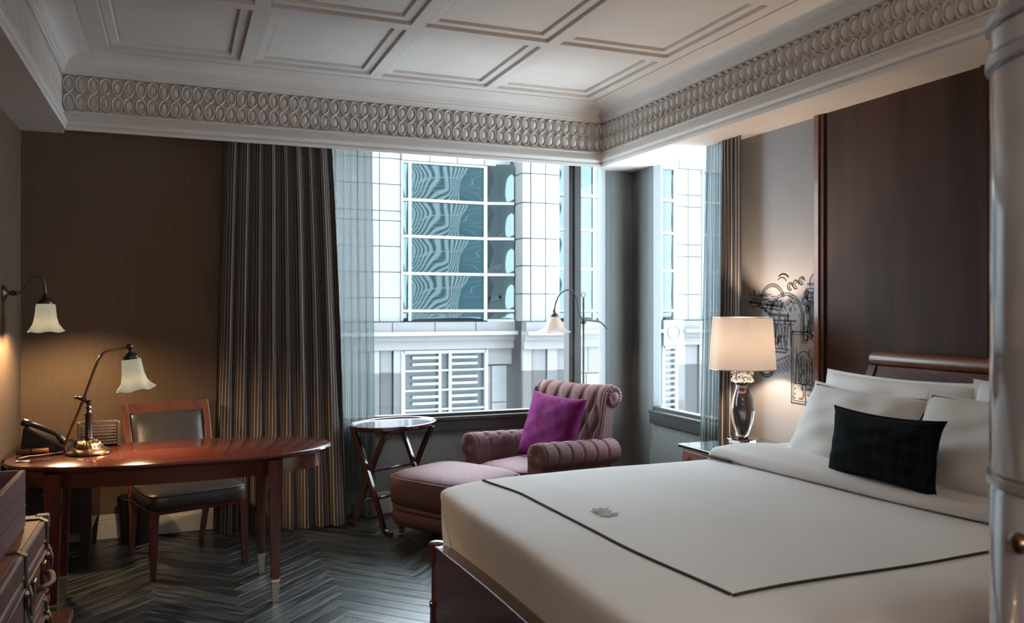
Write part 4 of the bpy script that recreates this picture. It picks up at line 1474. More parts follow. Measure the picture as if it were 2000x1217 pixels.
def arm(sx):
    """rolled arm; sx = +1 far side, -1 near side"""
    y0, y1 = -0.36, 0.365
    ny_, na = 90, 34
    seams = [0.245, 0.125, 0.005, -0.115, -0.235]

    def fn(u, v):
        # u around the section, v along the arm (back to front)
        y = y0 + (y1 - y0) * v
        zc = 0.455 + 0.045 * v
        R = 0.078
        cx = 0.318
        dmin = min(abs(y - s_) for s_ in seams)
        if u < 0.22:
            t = u / 0.22
            x, z, nx, nz = 0.232 + 0.008 * t, 0.25 + (zc - 0.25) * t, -1.0, 0.0
            k = 0.4
        elif u < 0.82:
            a = pi - (u - 0.22) / 0.60 * radians(265)
            x, z, nx, nz = cx + R * cos(a), zc + R * sin(a), cos(a), sin(a)
            k = 1.0
        else:
            t = (u - 0.82) / 0.18
            a = pi - radians(265)
            x, z = cx + R * cos(a), zc + R * sin(a)
            x, z, nx, nz = x + (0.302 - x) * t ** 0.5, z + (0.14 - z) * t, 1.0, 0.0
            k = 0.15
        d = 0.007 * k * (1 - 1.6 * exp(-(dmin / 0.011) ** 2))
        for s_ in seams[:4]:
            for aa in (118,):
                a = radians(aa)
                bxp, bzp = cx + R * cos(a), zc + R * sin(a)
                rr = sqrt((x - bxp) ** 2 + (z - bzp) ** 2 + (y - s_) ** 2)
                d -= 0.016 * exp(-(rr / 0.018) ** 2)
        ed = smooth01((1 - v) / 0.04)
        d = d * ed - (1 - ed) * 0.008
        return (sx * (x + nx * d), y, z + nz * d)
    part('arm', MB().grid(fn, na * 2, ny_), UPH, ac, smooth=True)
    # front of the arm: pleated scroll above a corded panel
    zc = 0.50
    cx = 0.318
    rings = [(0.080, -0.012), (0.080, 0.0), (0.072, 0.009), (0.030, 0.012), (0.014, 0.006), (0.001, 0.004)]
    segn = 60
    vs, fs = [], []
    for r, h in rings:
        for k in range(segn):
            a = 2 * pi * k / segn
            hh = h + (0.0035 * cos(20 * a) if 0.02 < r < 0.075 else 0)
            vs.append((sx * (cx + r * cos(a)), y1 + hh, zc + r * sin(a)))
    for i in range(len(rings) - 1):
        for k in range(segn):
            k2 = (k + 1) % segn
            fs.append((i * segn + k, i * segn + k2, (i + 1) * segn + k2, (i + 1) * segn + k))
    part('arm_scroll', MB().add(vs, fs), UPH, ac, smooth=True)
    a_, b_ = sorted((sx * 0.238, sx * 0.352))
    part('arm_front', MB().box(a_, b_, y1 - 0.03, y1 + 0.004, 0.14, zc - 0.02), UPH, ac, bevel=0.01, seg=3)
    for s_ in seams[:4]:
        a = radians(118)
        zz = 0.455 + 0.045 * (s_ - y0) / (y1 - y0)
        o = link('button', btn_me, None, ac, (sx * (cx + 0.064 * cos(a)), s_, zz + 0.064 * sin(a)))
        o.rotation_mode = 'QUATERNION'
        o.rotation_quaternion = Vector((0, 0, 1)).rotation_difference(Vector((sx * cos(a), 0, sin(a))))


arm(1)
arm(-1)
part('seat_base', MB().box(-0.30, 0.30, -0.33, 0.345, 0.12, 0.285), UPH, ac, bevel=0.015, seg=3)
seat = part('seat_cushion', cushion_box(-0.232, 0.232, -0.205, 0.385, 0.288, 0.385, 0.030), UPH_TOP, ac, auto=60)
part('piping', MB().tube(seam_loop(-0.232, 0.232, -0.205, 0.385, 0.382, k=0.992), 0.0045, 6, cap=False), UPH, seat, smooth=True)
for x, y in ((-0.26, -0.28), (0.26, -0.28), (-0.27, 0.30), (0.27, 0.30)):
    part('leg', MB().lathe([(0.014, 0.0), (0.017, 0.03), (0.027, 0.12)], 16, (x, y, 0)), CHERRY_Z, ac, auto=40)


# ================================================================== CUSHIONS
def pillow(w_, h, t, ear=0.06, n=30, wr=0.004, seed=1, power=0.42, flange=0.0):
    """soft pillow standing in the x-z plane, front towards -y; one closed mesh"""
    rnd = random.Random(seed)
    ph_ = [rnd.uniform(0, 6.28) for _ in range(8)]
    o = MB()
    idx = {}
    vs = []
    for side in (0, 1):
        for j in range(n + 1):
            for i in range(n + 1):
                edge = i in (0, n) or j in (0, n)
                if side == 1 and edge:
                    idx[(1, i, j)] = idx[(0, i, j)]
                    continue
                u = -cos(pi * i / n)
                v = -cos(pi * j / n)
                x = w_ / 2 * u * (1 - ear * (1 - v * v))
                z = h / 2 * v * (1 - ear * (1 - u * u))
                uf = min(abs(u) / (1 - flange), 1.0)
                vf = min(abs(v) / (1 - flange), 1.0)
                e = max(0.0, (1 - uf ** 2.6) * (1 - vf ** 2.6))
                th = t / 2 * e ** power
                wrk = wr * (sin(9 * u + 5 * v + ph_[0]) + sin(-7 * u + 11 * v + ph_[1]) + 0.6 * sin(17 * u * v + ph_[2])) * (0.3 + 0.7 * e) * (0 if edge else 1)
                y = (-1 if side == 0 else 1) * (th + 0.0015) + wrk
                if edge:
                    y = 0.0
                idx[(side, i, j)] = len(vs)
                vs.append((x, y, z))
    fs = []
    for side in (0, 1):
        for j in range(n):
            for i in range(n):
                q = (idx[(side, i, j)], idx[(side, i + 1, j)], idx[(side, i + 1, j + 1)], idx[(side, i, j + 1)])
                fs.append(q if side == 0 else q[::-1])
    o.add(vs, fs)

    def front(u, v, lift=0.002):
        x = w_ / 2 * u * (1 - ear * (1 - v * v))
        z = h / 2 * v * (1 - ear * (1 - u * u))
        uf = min(abs(u) / (1 - flange), 1.0)
        vf = min(abs(v) / (1 - flange), 1.0)
        e = max(0.0, (1 - uf ** 2.6) * (1 - vf ** 2.6))
        return (x, -(t / 2 * e ** power + 0.0015 + lift) + wr * (sin(9 * u + 5 * v + ph_[0]) + sin(-7 * u + 11 * v + ph_[1]) + 0.6 * sin(17 * u * v + ph_[2])) * (0.3 + 0.7 * e), z)
    return o, front


def aim(o, loc, facing, lean, roll=0.0):
    """stand a pillow (front = local -y) so that it faces `facing` (world angle) and leans back"""
    o.location = loc
    m = Matrix.Rotation(facing + pi / 2, 4, 'Z') @ Matrix.Rotation(-lean, 4, 'X') @ Matrix.Rotation(roll, 4, 'Y')
    o.rotation_euler = m.to_euler()


pc, _f = pillow(0.46, 0.45, 0.17, ear=0.07, seed=4, wr=0.002)
ve = tag(part('throw_cushion', pc, VELVET, None, smooth=True), 'magenta velvet cushion leaning on the armchair back', 'cushion')
aim(ve, (2.335, 5.12, 0.618), radians(206), radians(19), radians(4))

# ================================================================== FLOOR LAMP
fl_ = thing('floor_lamp', 'slim bronze reading lamp with lily glass shade behind the armchair', 'lamp', (2.775, 5.52, 0))
part('foot', MB().lathe([(0.13, 0.0), (0.132, 0.008), (0.12, 0.016), (0.05, 0.026), (0.02, 0.04), (0.012, 0.06)], 36), BLACK_BRONZE, fl_, auto=40)
part('pole', MB().lathe([(0.0075, 0.05), (0.0075, 1.49), (0.004, 1.50)], 14), BLACK_BRONZE, fl_, auto=50)
rg = [(0.016 * cos(2 * pi * k / 20), 0, 1.517 + 0.016 * sin(2 * pi * k / 20)) for k in range(21)]
part('ring', MB().tube(rg, 0.0028, 8, cap=False), BLACK_BRONZE, fl_, smooth=True)
part('collar', MB().lathe([(0.009, 1.30), (0.015, 1.305), (0.015, 1.315), (0.010, 1.32), (0.015, 1.33), (0.015, 1.338), (0.009, 1.343)], 18), BLACK_BRONZE, fl_, auto=40)
part('collar_screw', MB().tube([(-0.030, -0.004, 1.315), (0.024, -0.004, 1.318)], [0.006, 0.005], 8), BLACK_BRONZE, fl_, smooth=True)
part('arm', MB().tube(smoothpath([(0.185, -0.02, 1.265), (0.155, -0.02, 1.298), (0.125, -0.02, 1.318), (0.06, -0.02, 1.326), (0.0, -0.02, 1.336), (-0.038, -0.02, 1.362), (-0.055, -0.02, 1.42), (-0.066, -0.02, 1.49), (-0.100, -0.02, 1.542), (-0.150, -0.02, 1.552), (-0.205, -0.02, 1.515), (-0.236, -0.02, 1.45), (-0.245, -0.02, 1.392)], 6), 0.0055, 10), BLACK_BRONZE, fl_, smooth=True)
part('arm_tip', MB().lathe([(0.001, -0.008), (0.008, 0.0), (0.001, 0.008)], 12, (0.125, -0.02, 1.318)), BLACK_BRONZE, fl_, smooth=True)
part('gallery', MB().lathe([(0.007, 1.412), (0.011, 1.400), (0.008, 1.392), (0.016, 1.384), (0.028, 1.374), (0.034, 1.362), (0.034, 1.352), (0.026, 1.350)], 24, (-0.246, -0.02, 0)), BLACK_BRONZE, fl_, auto=40)
lil = MB()
prof = [(0.032, 1.358), (0.040, 1.345), (0.052, 1.325), (0.064, 1.300), (0.078, 1.275), (0.096, 1.256), (0.112, 1.249), (0.122, 1.247)]
secs = []
for r, z in prof:
    lo = []
    for k in range(56):
        a = 2 * pi * k / 56
        fw = smooth01((r - 0.07) / 0.05)
        lo.append((-0.246 + r * (1 + 0.03 * fw * cos(7 * a)) * cos(a), -0.02 + r * (1 + 0.03 * fw * cos(7 * a)) * sin(a), z + 0.006 * fw * cos(7 * a)))
    secs.append(lo)
lil.sweep(secs, cap=False)
part('shade', lil, OPAL, fl_, smooth=True, solid=0.003)
point_lamp('reading_bulb', fl_, (-0.246, -0.02, 1.285), 1.6, (1.0, 0.80, 0.58), 0.025)

# ================================================================== BED
BX0, BX1, BY0, BY1 = 1.015, 3.16, 1.47, 3.43
bed = thing('bed_frame', 'cherry wood sleigh bed frame with turned foot post', 'bed', (BX0, BY1, 0))


def BL(mb):
    """shift world numbers into the bed's own frame"""
    mb.v = [(x - BX0, y - BY1, z) for x, y, z in mb.v]
    return mb


def post_prof(top):
    return [(0.030, 0.0), (0.032, 0.02), (0.030, 0.14), (0.033, 0.15), (0.033, 0.165), (0.026, 0.172), (0.024, 0.18), (0.024, top - 0.115),
            (0.026, top - 0.105), (0.031, top - 0.100), (0.031, top - 0.030), (0.029, top - 0.024), (0.034, top - 0.021), (0.036, top - 0.015), (0.033, top - 0.008), (0.022, top - 0.002), (0.001, top)]


for y in (BY1, BY0):
    part('foot_post', BL(MB().lathe(post_prof(0.428), 28, (BX0 + 0.012, y, 0))), CHERRY_Z, bed, auto=35)
fb = MB()
secs = []
for k in range(25):
    y = BY1 - 0.022 + (BY0 - BY1 + 0.044) * k / 24
    zt = 0.402 + 0.028 * sin(pi * k / 24)
    secs.append([(BX0 - 0.006, y, 0.10), (BX0 + 0.030, y, 0.10), (BX0 + 0.030, y, zt), (BX0 - 0.006, y, zt)])
part('foot_board', BL(fb.sweep(secs)), CHERRY_Y, bed, bevel=0.003)
secs = []
for k in range(25):
    y = BY1 - 0.022 + (BY0 - BY1 + 0.044) * k / 24
    zt = 0.4025 + 0.028 * sin(pi * k / 24)
    secs.append([(BX0 - 0.012, y, zt), (BX0 + 0.042, y, zt), (BX0 + 0.042, y, zt + 0.012), (BX0 - 0.012, y, zt + 0.012)])
part('foot_cap', BL(MB().sweep(secs)), CHERRY_Y, bed, bevel=0.004)
for y in (BY1, BY0):
    part('side_rail', BL(MB().box(BX0 + 0.045, 3.10, y - 0.014, y + 0.014, 0.12, 0.395)), CHERRY, bed, bevel=0.004)
# headboard with rolled top
hp = smoothpath([(3.075, 0, 0.30), (3.070, 0, 0.70), (3.085, 0, 0.92), (3.115, 0, 1.04), (3.145, 0, 1.115), (3.158, 0, 1.140)], 6)
HY1, HY0 = 3.155, 1.70
panel = [(p.x, p.z) for p in hp] + [(3.215, 1.140), (3.20, 1.05), (3.165, 0.92), (3.15, 0.70), (3.15, 0.30)]
part('headboard', BL(MB().sweep([[(x, y, z) for x, z in panel] for y in (HY1 - 0.045, HY0)])), CHERRY_Y, bed, auto=30)
stp = [(x - (0.008 if i < len(hp) else -0.002), z) for i, (x, z) in enumerate(panel)]
part('headboard_stile', BL(MB().sweep([[(x, y, z) for x, z in stp] for y in (HY1, HY1 - 0.0445)])), CHERRY_Y, bed, auto=30)
roll = [(3.190 + 0.046 * cos(a) * 1.0, 1.172 + 0.036 * sin(a)) for a in [2 * pi * k / 20 for k in range(20)]]
secs = []
for y, k in ((HY1 + 0.004, 0.72), (HY1 + 0.001, 0.90), (HY1 - 0.012, 1.0), (HY0, 1.0)):
    secs.append([(3.190 + (x - 3.190) * k, y, 1.172 + (z - 1.172) * k) for x, z in roll])
part('headboard_roll', BL(MB().sweep(secs)), WARM_WOOD, bed, auto=50)
part('head_post', BL(MB().lathe([(0.028, 0.0), (0.028, 0.93), (0.033, 0.945), (0.034, 0.975), (0.026, 0.997), (0.001, 1.006)], 20, (3.145, 3.50, 0))), WARM_WOOD, bed, auto=40)
part('head_rail', BL(MB().box(3.12, 3.17, 3.12, 3.475, 0.30, 0.86)), CHERRY_Y, bed, bevel=0.004)
part('mattress', BL(MB().box(BX0 + 0.17, 3.05, BY0 + 0.12, BY1 - 0.12, 0.20, 0.62)), LINEN, bed, bevel=0.05, seg=4)

FX = [(1.082, -0.37), (1.074, -0.300), (1.066, -0.245), (1.050, -0.185), (1.036, -0.130), (1.028, -0.088), (1.030, -0.066), (1.046, -0.052), (1.085, -0.042), (1.14, -0.031), (1.22, -0.018), (1.32, -0.007), (1.45, -0.001), (1.6, 0.0)]
FY = [(-0.05, -0.37), (-0.03, -0.30), (0.0, -0.22), (0.004, -0.14), (0.0, -0.075), (-0.018, -0.034), (-0.055, -0.010), (-0.13, 0.0)]
ZT = 0.706


def fxz(x):
    for (a, za), (b_, zb) in zip(FX[6:], FX[7:]):
        if a <= x <= b_:
            return za + (zb - za) * (x - a) / (b_ - a)
    return 0.0 if x > 1.3 else FX[6][1]


def wob(x, y):
    return 0.0035 * sin(3.1 * x + 2.3 * y) + 0.0025 * sin(5.7 * y - 1.3 * x + 1.0) + 0.0015 * sin(9 * x + 7 * y)


def duvet_z(x, y):
    return ZT + fxz(x) + wob(x, y)


xs = FX + [(1.6 + 0.12 * k, 0.0) for k in range(1, 13)]
ysn = [(BY1 + d, z) for d, z in FY] + [(BY1 - 0.13 - (BY1 - BY0 - 0.26) * k / 26, 0.0) for k in range(1, 26)] + [(BY0 - d, z) for d, z in reversed(FY)]
dv = MB()
vs = []
for yy, zy in ysn:
    for xx, zx in xs:
        tot = min(zx, zy)
        tot = max(tot, -0.37)
        z = ZT + tot + (wob(xx, yy) if tot > -0.2 else 0)
        pull = 0.016 * smooth01(-zy / 0.10) * smooth01(-zx / 0.10)
        vs.append((xx + pull, yy - pull * (1 if yy > 2.4 else -1), z))
nx_ = len(xs)
fs = [(j * nx_ + i, j * nx_ + i + 1, (j + 1) * nx_ + i + 1, (j + 1) * nx_ + i) for j in range(len(ysn) - 1) for i in range(nx_ - 1)]
dv.add(vs, fs)
du = tag(part('duvet', dv, LINEN, None, smooth=True, sub=2), 'white duvet with charcoal border line spread over the bed', 'duvet')
# border line stitched on the duvet
bpth = []
PX = 1.255
for k in range(30):
    y = 3.36 - (3.36 - 1.745) * k / 29
    x = PX + 0.035 * smooth01((2.3 - y) / 0.6) - 0.045 * smooth01((y - 3.0) / 0.4)
    bpth.append((x, y, duvet_z(x, y) + 0.0015))
x_last = bpth[-1][0]
b2 = []
for k in range(26):
    x = x_last + (2.52 - x_last) * k / 25
    y = 1.735 - 0.012 * sin(k / 25 * 6)
    b2.append((x, y, duvet_z(x, y) + 0.0015))
part('border_line', MB().tube(bpth, 0.0052, 8, up=(0, 0, 1)), PIPING, du, smooth=True)
part('border_line', MB().tube(b2, 0.0052, 8, up=(0, 0, 1)), PIPING, du, smooth=True)
# small woven emblem
em = MB()
pts = [(0.000, 0.030), (0.010, 0.014), (0.024, 0.022), (0.034, 0.036), (0.038, 0.016), (0.056, 0.020), (0.044, 0.002), (0.060, -0.008), (0.040, -0.012), (0.030, -0.030), (0.018, -0.014), (0.006, -0.018), (0.0, -0.034),
       (-0.006, -0.018), (-0.018, -0.014), (-0.030, -0.030), (-0.040, -0.012), (-0.060, -0.008), (-0.044, 0.002), (-0.056, 0.020), (-0.038, 0.016), (-0.034, 0.036), (-0.024, 0.022), (-0.010, 0.014)]
ex, ey = 1.385, 2.60
vv = [(ex, ey, duvet_z(ex, ey) + 0.003)]
for a, b_ in pts:
    x, y = ex + b_ * 1.15, ey - a * 1.1
    vv.append((x, y, duvet_z(x, y) + 0.003))
em.add(vv, [(0, 1 + k, 1 + (k + 1) % len(pts)) for k in range(len(pts))])
part('emblem', em, mat('grey_embroidery', (0.36, 0.37, 0.37), 0.8), du, solid=0.002)

# turned-down sheet
def fold_x(y):
    return 2.345 + 0.012 * sin(3 * y) + 0.20 * smooth01((2.9 - y) / 1.6)


def ffold(u, v):
    y = (BY1 - 0.005) - (BY1 - BY0 - 0.01) * v
    x0 = fold_x(y)
    w_ = u * (3.03 - x0)
    side = min(v, 1 - v)
    drop = -0.26 * (1 - smooth01(side / 0.055)) if side < 0.055 else 0.0
    h = 0.052
    if w_ < 0.03:
        a = w_ / 0.03 * pi
        x = x0 + 0.024 - 0.024 * sin(a)
        z = 0.003 + h * (1 - cos(a)) / 2
    else:
        x = x0 + 0.024 + (w_ - 0.03)
        z = 0.003 + h + 0.010 * sin(pi * min(1, (w_ - 0.03) / 0.35))
    return (x, y + (0.022 if v < 0.5 else -0.022) * (1 - smooth01(side / 0.055)), ZT + wob(x, y) + z + drop)


fs_ = tag(part('turned_down_sheet', MB().grid(ffold, 60, 90), LINEN, None, smooth=True), 'white turned-down sheet band below the pillows', 'sheet')
pp = []
for k in range(8):
    y = BY1 - 0.06 - 0.03 * k
    pp.append((fold_x(y) - 0.004, y, ZT + wob(fold_x(y), y) + 0.012))
part('border_line', MB().tube(pp, 0.005, 8), PIPING, fs_, smooth=True)


def bed_pillow(label, w_, h, t, loc, lean, roll=0.0, face=pi, seed=1, lines=(), group=None, ear=0.085):
    mb, fr_ = pillow(w_, h, t, ear=ear, n=34, wr=0.006, seed=seed, power=0.46, flange=0.07)
    o = tag(part('pillow', mb, LINEN_P, None, smooth=True), label, 'pillow', group)
    aim(o, loc, face, lean, roll)
    for pts_ in lines:
        dense = []
        for (u0, v0), (u1, v1) in zip(pts_, pts_[1:]):
            for k in range(16):
                t_ = k / 16
                dense.append(fr_(u0 + (u1 - u0) * t_, v0 + (v1 - v0) * t_, 0.003))
        part('piping', MB().tube(dense, 0.0032, 6), PIPING, o, smooth=True)
    return o


# local +x of a pillow facing -X is world +? (front looks to the foot of the bed)
bed_pillow('long white pillow against the headboard behind the piped pillow', 0.93, 0.48, 0.23, (2.985, 2.89, 0.890), radians(22), 0.0, seed=11, group='bed pillows')
bed_pillow('long white pillow against the headboard at the near side of the bed', 0.93, 0.48, 0.23, (2.975, 2.04, 0.905), radians(22), 0.0, seed=12, group='bed pillows')
bed_pillow('white pillow with charcoal piping behind the dark tartan cushion', 0.72, 0.48, 0.25, (2.765, 2.865, 0.850), radians(27), radians(1.0), seed=13,
           lines=([(-0.93, -0.8), (-0.93, 0.93), (0.93, 0.93), (0.93, -0.8)],), group='bed pillows')
bed_pillow('white pillow with charcoal piping to the right of the dark tartan cushion', 0.76, 0.49, 0.25, (2.735, 2.155, 0.865), radians(27), 0.0, seed=14,
           lines=([(-0.93, 0.0), (-0.93, 0.93), (0.93, 0.93)],), group='bed pillows')

# dark tartan cushion
def tartan_mat():
    m = TARTAN
    nt = m.node_tree
    p = nt.nodes['Principled BSDF']
    tc = nt.nodes.new('ShaderNodeTexCoord')
    sx = nt.nodes.new('ShaderNodeSeparateXYZ')
    nt.links.new(tc.outputs['Object'], sx.inputs[0])
    acc = None
    for ax_, sc_, off_ in ((0, 17.0, 0.0), (2, 17.0, 0.3), (0, 68.0, 0.1), (2, 68.0, 0.0)):
        mu_ = nt.nodes.new('ShaderNodeMath')
        mu_.operation = 'MULTIPLY_ADD'
        mu_.inputs[1].default_value = sc_
        mu_.inputs[2].default_value = off_
        nt.links.new(sx.outputs[ax_], mu_.inputs[0])
        fr_ = nt.nodes.new('ShaderNodeMath')
        fr_.operation = 'FRACT'
        nt.links.new(mu_.outputs[0], fr_.inputs[0])
        gt = nt.nodes.new('ShaderNodeMath')
        gt.operation = 'GREATER_THAN'
        gt.inputs[1].default_value = 0.55
        nt.links.new(fr_.outputs[0], gt.inputs[0])
        if acc is None:
            acc = gt.outputs[0]
        else:
            ad = nt.nodes.new('ShaderNodeMath')
            ad.operation = 'ADD'
            nt.links.new(acc, ad.inputs[0])
            nt.links.new(gt.outputs[0], ad.inputs[1])
            acc = ad.outputs[0]
    dv_ = nt.nodes.new('ShaderNodeMath')
    dv_.operation = 'DIVIDE'
    dv_.inputs[1].default_value = 4
    nt.links.new(acc, dv_.inputs[0])
    r = nt.nodes.new('ShaderNodeValToRGB')
    r.color_ramp.elements[0].color = (0.004, 0.005, 0.007, 1)
    r.color_ramp.elements[1].color = (0.012, 0.018, 0.022, 1)
    nt.links.new(dv_.outputs[0], r.inputs[0])
    nt.links.new(r.outputs[0], p.inputs['Base Color'])


tartan_mat()
cu_, _f = pillow(0.55, 0.285, 0.17, ear=0.12, seed=21, flange=0.05, wr=0.003)
tc_ = tag(part('tartan_cushion', cu_, TARTAN, None, smooth=True), 'small dark green-black tartan cushion in front of the white pillows', 'cushion')
aim(tc_, (2.50, 2.44, 0.880), radians(180), radians(9), radians(0))

# ================================================================== NIGHTSTAND
ns = thing('nightstand', 'cherry wood nightstand with dark polished top beside the bed', 'nightstand', (2.68, 4.12, 0))
NZ = 0.64
NL, ND = 0.575, 0.568        # along the wall, out from it
part('body', MB().box(0.02, ND, -NL + 0.02, -0.02, 0.10, NZ - 0.020), WARM_WOOD, ns, bevel=0.003)
part('top', MB().box(0.0, ND + 0.002, -NL, 0.0, NZ - 0.0195, NZ), STONE_TOP, ns, bevel=0.004)
dr = part('drawer', MB().box(0.006, 0.0195, -NL + 0.035, -0.035, NZ - 0.165, NZ - 0.032), WARM_WOOD, ns, bevel=0.002)
INLAY = mat('inlay_wood', (0.30, 0.10, 0.045), 0.25, coat=0.5)
INLAY_D = mat('inlay_dark', (0.085, 0.025, 0.014), 0.25, coat=0.5)
for yc in (-0.11, -0.2875, -0.465):
    zc = NZ - 0.098
    part('diamond_inlay', MB().add([(0.0055, yc - 0.055, zc), (0.0055, yc, zc - 0.05), (0.0055, yc + 0.055, zc), (0.0055, yc, zc + 0.05),
                                    (0.0035, yc - 0.045, zc), (0.0035, yc, zc - 0.04), (0.0035, yc + 0.045, zc), (0.0035, yc, zc + 0.04)],
                                   [(0, 1, 5, 4), (1, 2, 6, 5), (2, 3, 7, 6), (3, 0, 4, 7), (4, 5, 6, 7)]), INLAY if yc == -0.2875 else INLAY_D, dr)
part('knob', MB().lathe([(0.012, 0.0), (0.012, 0.003), (0.005, 0.008), (0.010, 0.018), (0.008, 0.024), (0.001, 0.026)], 16, (0.006, -0.26, NZ - 0.062), axis=(-1, 0, 0)), NICKEL, dr, smooth=True)
part('lower_drawer', MB().box(0.006, 0.0195, -NL + 0.035, -0.035, 0.14, NZ - 0.18), WARM_WOOD, ns, bevel=0.002)
for x, y in ((0.045, -0.045), (0.045, -NL + 0.045), (ND - 0.03, -0.045), (ND - 0.03, -NL + 0.045)):
    part('leg', MB().taper(x, y, 0.0, 0.10, 0.014, 0.020), CHERRY_Z, ns, bevel=0.002)

# ================================================================== TABLE LAMP
CRYSTAL = mat('crystal', (0.95, 0.93, 0.90), 0.03, trans=1.0)
SMOKE_GLASS = mat('clear_art_glass', (0.80, 0.80, 0.80), 0.02, trans=0.95)
CHROME = mat('polished_chrome', (0.62, 0.60, 0.60), 0.08, 1.0)
tl = thing('table_lamp', 'glass table lamp with crystal collar and cream drum shade on the nightstand', 'lamp', (3.005, 3.955, NZ))
part('base_block', MB().box(-0.055, 0.055, -0.055, 0.055, 0.0, 0.030), CRYSTAL, tl, bevel=0.004)
part('base_plate', MB().lathe([(0.088, 0.031), (0.090, 0.034), (0.088, 0.038), (0.03, 0.041)], 36), CHROME, tl, auto=40)
gb = [(0.030, 0.0415), (0.038, 0.055)]
for k in range(1, 13):
    t = k / 13
    gb.append((0.034 + 0.033 * sin(pi * t) ** 0.85, 0.055 + 0.285 * t))
gb += [(0.036, 0.345), (0.030, 0.350)]
part('glass_body', MB().lathe(gb, 36), SMOKE_GLASS, tl, smooth=True)
part('inner_core', MB().lathe([(0.012, 0.060), (0.030, 0.13), (0.036, 0.20), (0.030, 0.27), (0.012, 0.335)], 24), mat('smoky_core', (0.10, 0.085, 0.085), 0.05, 0.8), tl, smooth=True)
part('stem', MB().lathe([(0.008, 0.342), (0.008, 0.47), (0.016, 0.475), (0.016, 0.52), (0.004, 0.525)], 16), CHROME, tl, auto=40)
cr_me = MB().lathe([(0.0005, -0.017), (0.009, -0.010), (0.0105, 0.0), (0.009, 0.010), (0.0005, 0.017)], 6).mesh('crystal_drop')
cr_me.materials.append(CRYSTAL)
for row in range(2):
    for k in range(16):
        a = 2 * pi * (k + 0.5 * row) / 16
        link('crystal_drop', cr_me, None, tl, (0.052 * cos(a), 0.052 * sin(a), 0.371 + 0.030 * row), (0.0, 0.5 * (1 if row else -1), a))
part('collar_rim', MB().lathe([(0.040, 0.352), (0.047, 0.354), (0.047, 0.357), (0.040, 0.358)], 32), CHROME, tl, auto=40)
part('collar_rim', MB().lathe([(0.040, 0.414), (0.047, 0.416), (0.047, 0.419), (0.040, 0.420)], 32), CHROME, tl, auto=40)
LINEN_SHADE = shade_mat('cream_linen_shade', (0.28, 0.255, 0.24), (1.0, 0.82, 0.66), 0.22, 0.5)
part('shade', MB().lathe([(0.187, 0.430), (0.1865, 0.434), (0.1665, 0.724), (0.166, 0.728)], 56, cap=False), LINEN_SHADE, tl, smooth=True, solid=0.002)
for r, z in ((0.187, 0.432), (0.166, 0.727)):
    part('shade_ring', MB().tube([(r * cos(2 * pi * k / 48), r * sin(2 * pi * k / 48), z) for k in range(49)], 0.0022, 6, cap=False), NICKEL, tl, smooth=True)
for k in range(3):
    a = 2 * pi * k / 3
    part('shade_spoke', MB().tube([(0.01 * cos(a), 0.01 * sin(a), 0.520), (0.1665 * cos(a), 0.1665 * sin(a), 0.722)], 0.0018, 6), NICKEL, tl, smooth=True)
point_lamp('table_bulb', tl, (0, 0, 0.575), 17.0, (1.0, 0.73, 0.49), 0.035)

# the matching nightstand and lamp on the near side of the bed
def copy_tree(o, parent=None):
    c = o.copy()
    COL.objects.link(c)
    c.parent = parent
    for k in o.children:
        copy_tree(k, c)
    return c


ns2 = copy_tree(ns)
ns2.location = (2.68, 1.385, 0)
ns2['label'] = 'cherry wood nightstand on the near side of the bed behind the tall cabinet'
tl2 = copy_tree(tl)
tl2.location = (3.005, 1.12, NZ)
tl2['label'] = 'glass table lamp on the near side of the bed behind the tall cabinet'

# ================================================================== ROUND-CORNERED CABINET AT THE RIGHT
rc = thing('tall_cabinet', 'tall round-cornered taupe leather cabinet with pewter bands at the right edge', 'cabinet', (1.33, 0.60, 0))


def cab_loop(k, z):
    """rounded rectangle, left far corner of radius 0.18"""
    pts = []
    x0, x1, y0, y1, r = -0.18, 0.62, -0.35, 0.406, 0.18
    for cx, cy, a0 in ((x0 + r, y1 - r, 180), (x1 - r, y1 - r, 90), (x1 - r, y0 + r, 0), (x0 + r, y0 + r, -90)):
        for i in range(13):
            a = radians(a0 - 90 * i / 12)
            pts.append((cx + (r + k) * cos(a), cy + (r + k) * sin(a), z))
    return pts[::-1]


part('lower_body', MB().sweep([cab_loop(-0.01, 0.0), cab_loop(0.0, 0.01), cab_loop(0.0, 1.135), cab_loop(-0.004, 1.14)]), CABINET_SKIN, rc, auto=40)
part('upper_body', MB().sweep([cab_loop(-0.004, 1.161), cab_loop(0.0, 1.166), cab_loop(0.0, 1.79), cab_loop(-0.004, 1.795)]), CABINET_SKIN, rc, auto=40)
part('band', MB().sweep([cab_loop(-0.004, 1.1405), cab_loop(0.005, 1.144), cab_loop(0.005, 1.157), cab_loop(-0.004, 1.1605)]), CABINET_BAND, rc, auto=40)
part('band', MB().sweep([cab_loop(-0.004, 1.7955), cab_loop(0.006, 1.799), cab_loop(0.006, 1.815), cab_loop(-0.004, 1.8185)]), CABINET_BAND, rc, auto=40)
part('cornice_band', MB().sweep([cab_loop(-0.004, 1.819), cab_loop(0.0, 1.823), cab_loop(0.0, 1.855), cab_loop(-0.004, 1.859)]), CABINET_SKIN, rc, auto=40)
part('band', MB().sweep([cab_loop(-0.004, 1.8595), cab_loop(0.006, 1.863), cab_loop(0.006, 1.876), cab_loop(-0.004, 1.880)]), CABINET_BAND, rc, auto=40)
part('domed_top', MB().sweep([cab_loop(-0.004, 1.8805), cab_loop(-0.010, 1.91), cab_loop(-0.035, 1.955), cab_loop(-0.075, 1.985), cab_loop(-0.15, 2.0)]), CABINET_SKIN, rc, auto=40)
a = radians(174)
kp = Vector((0.0 + 0.18 * cos(a), 0.226 + 0.18 * sin(a), 1.08))
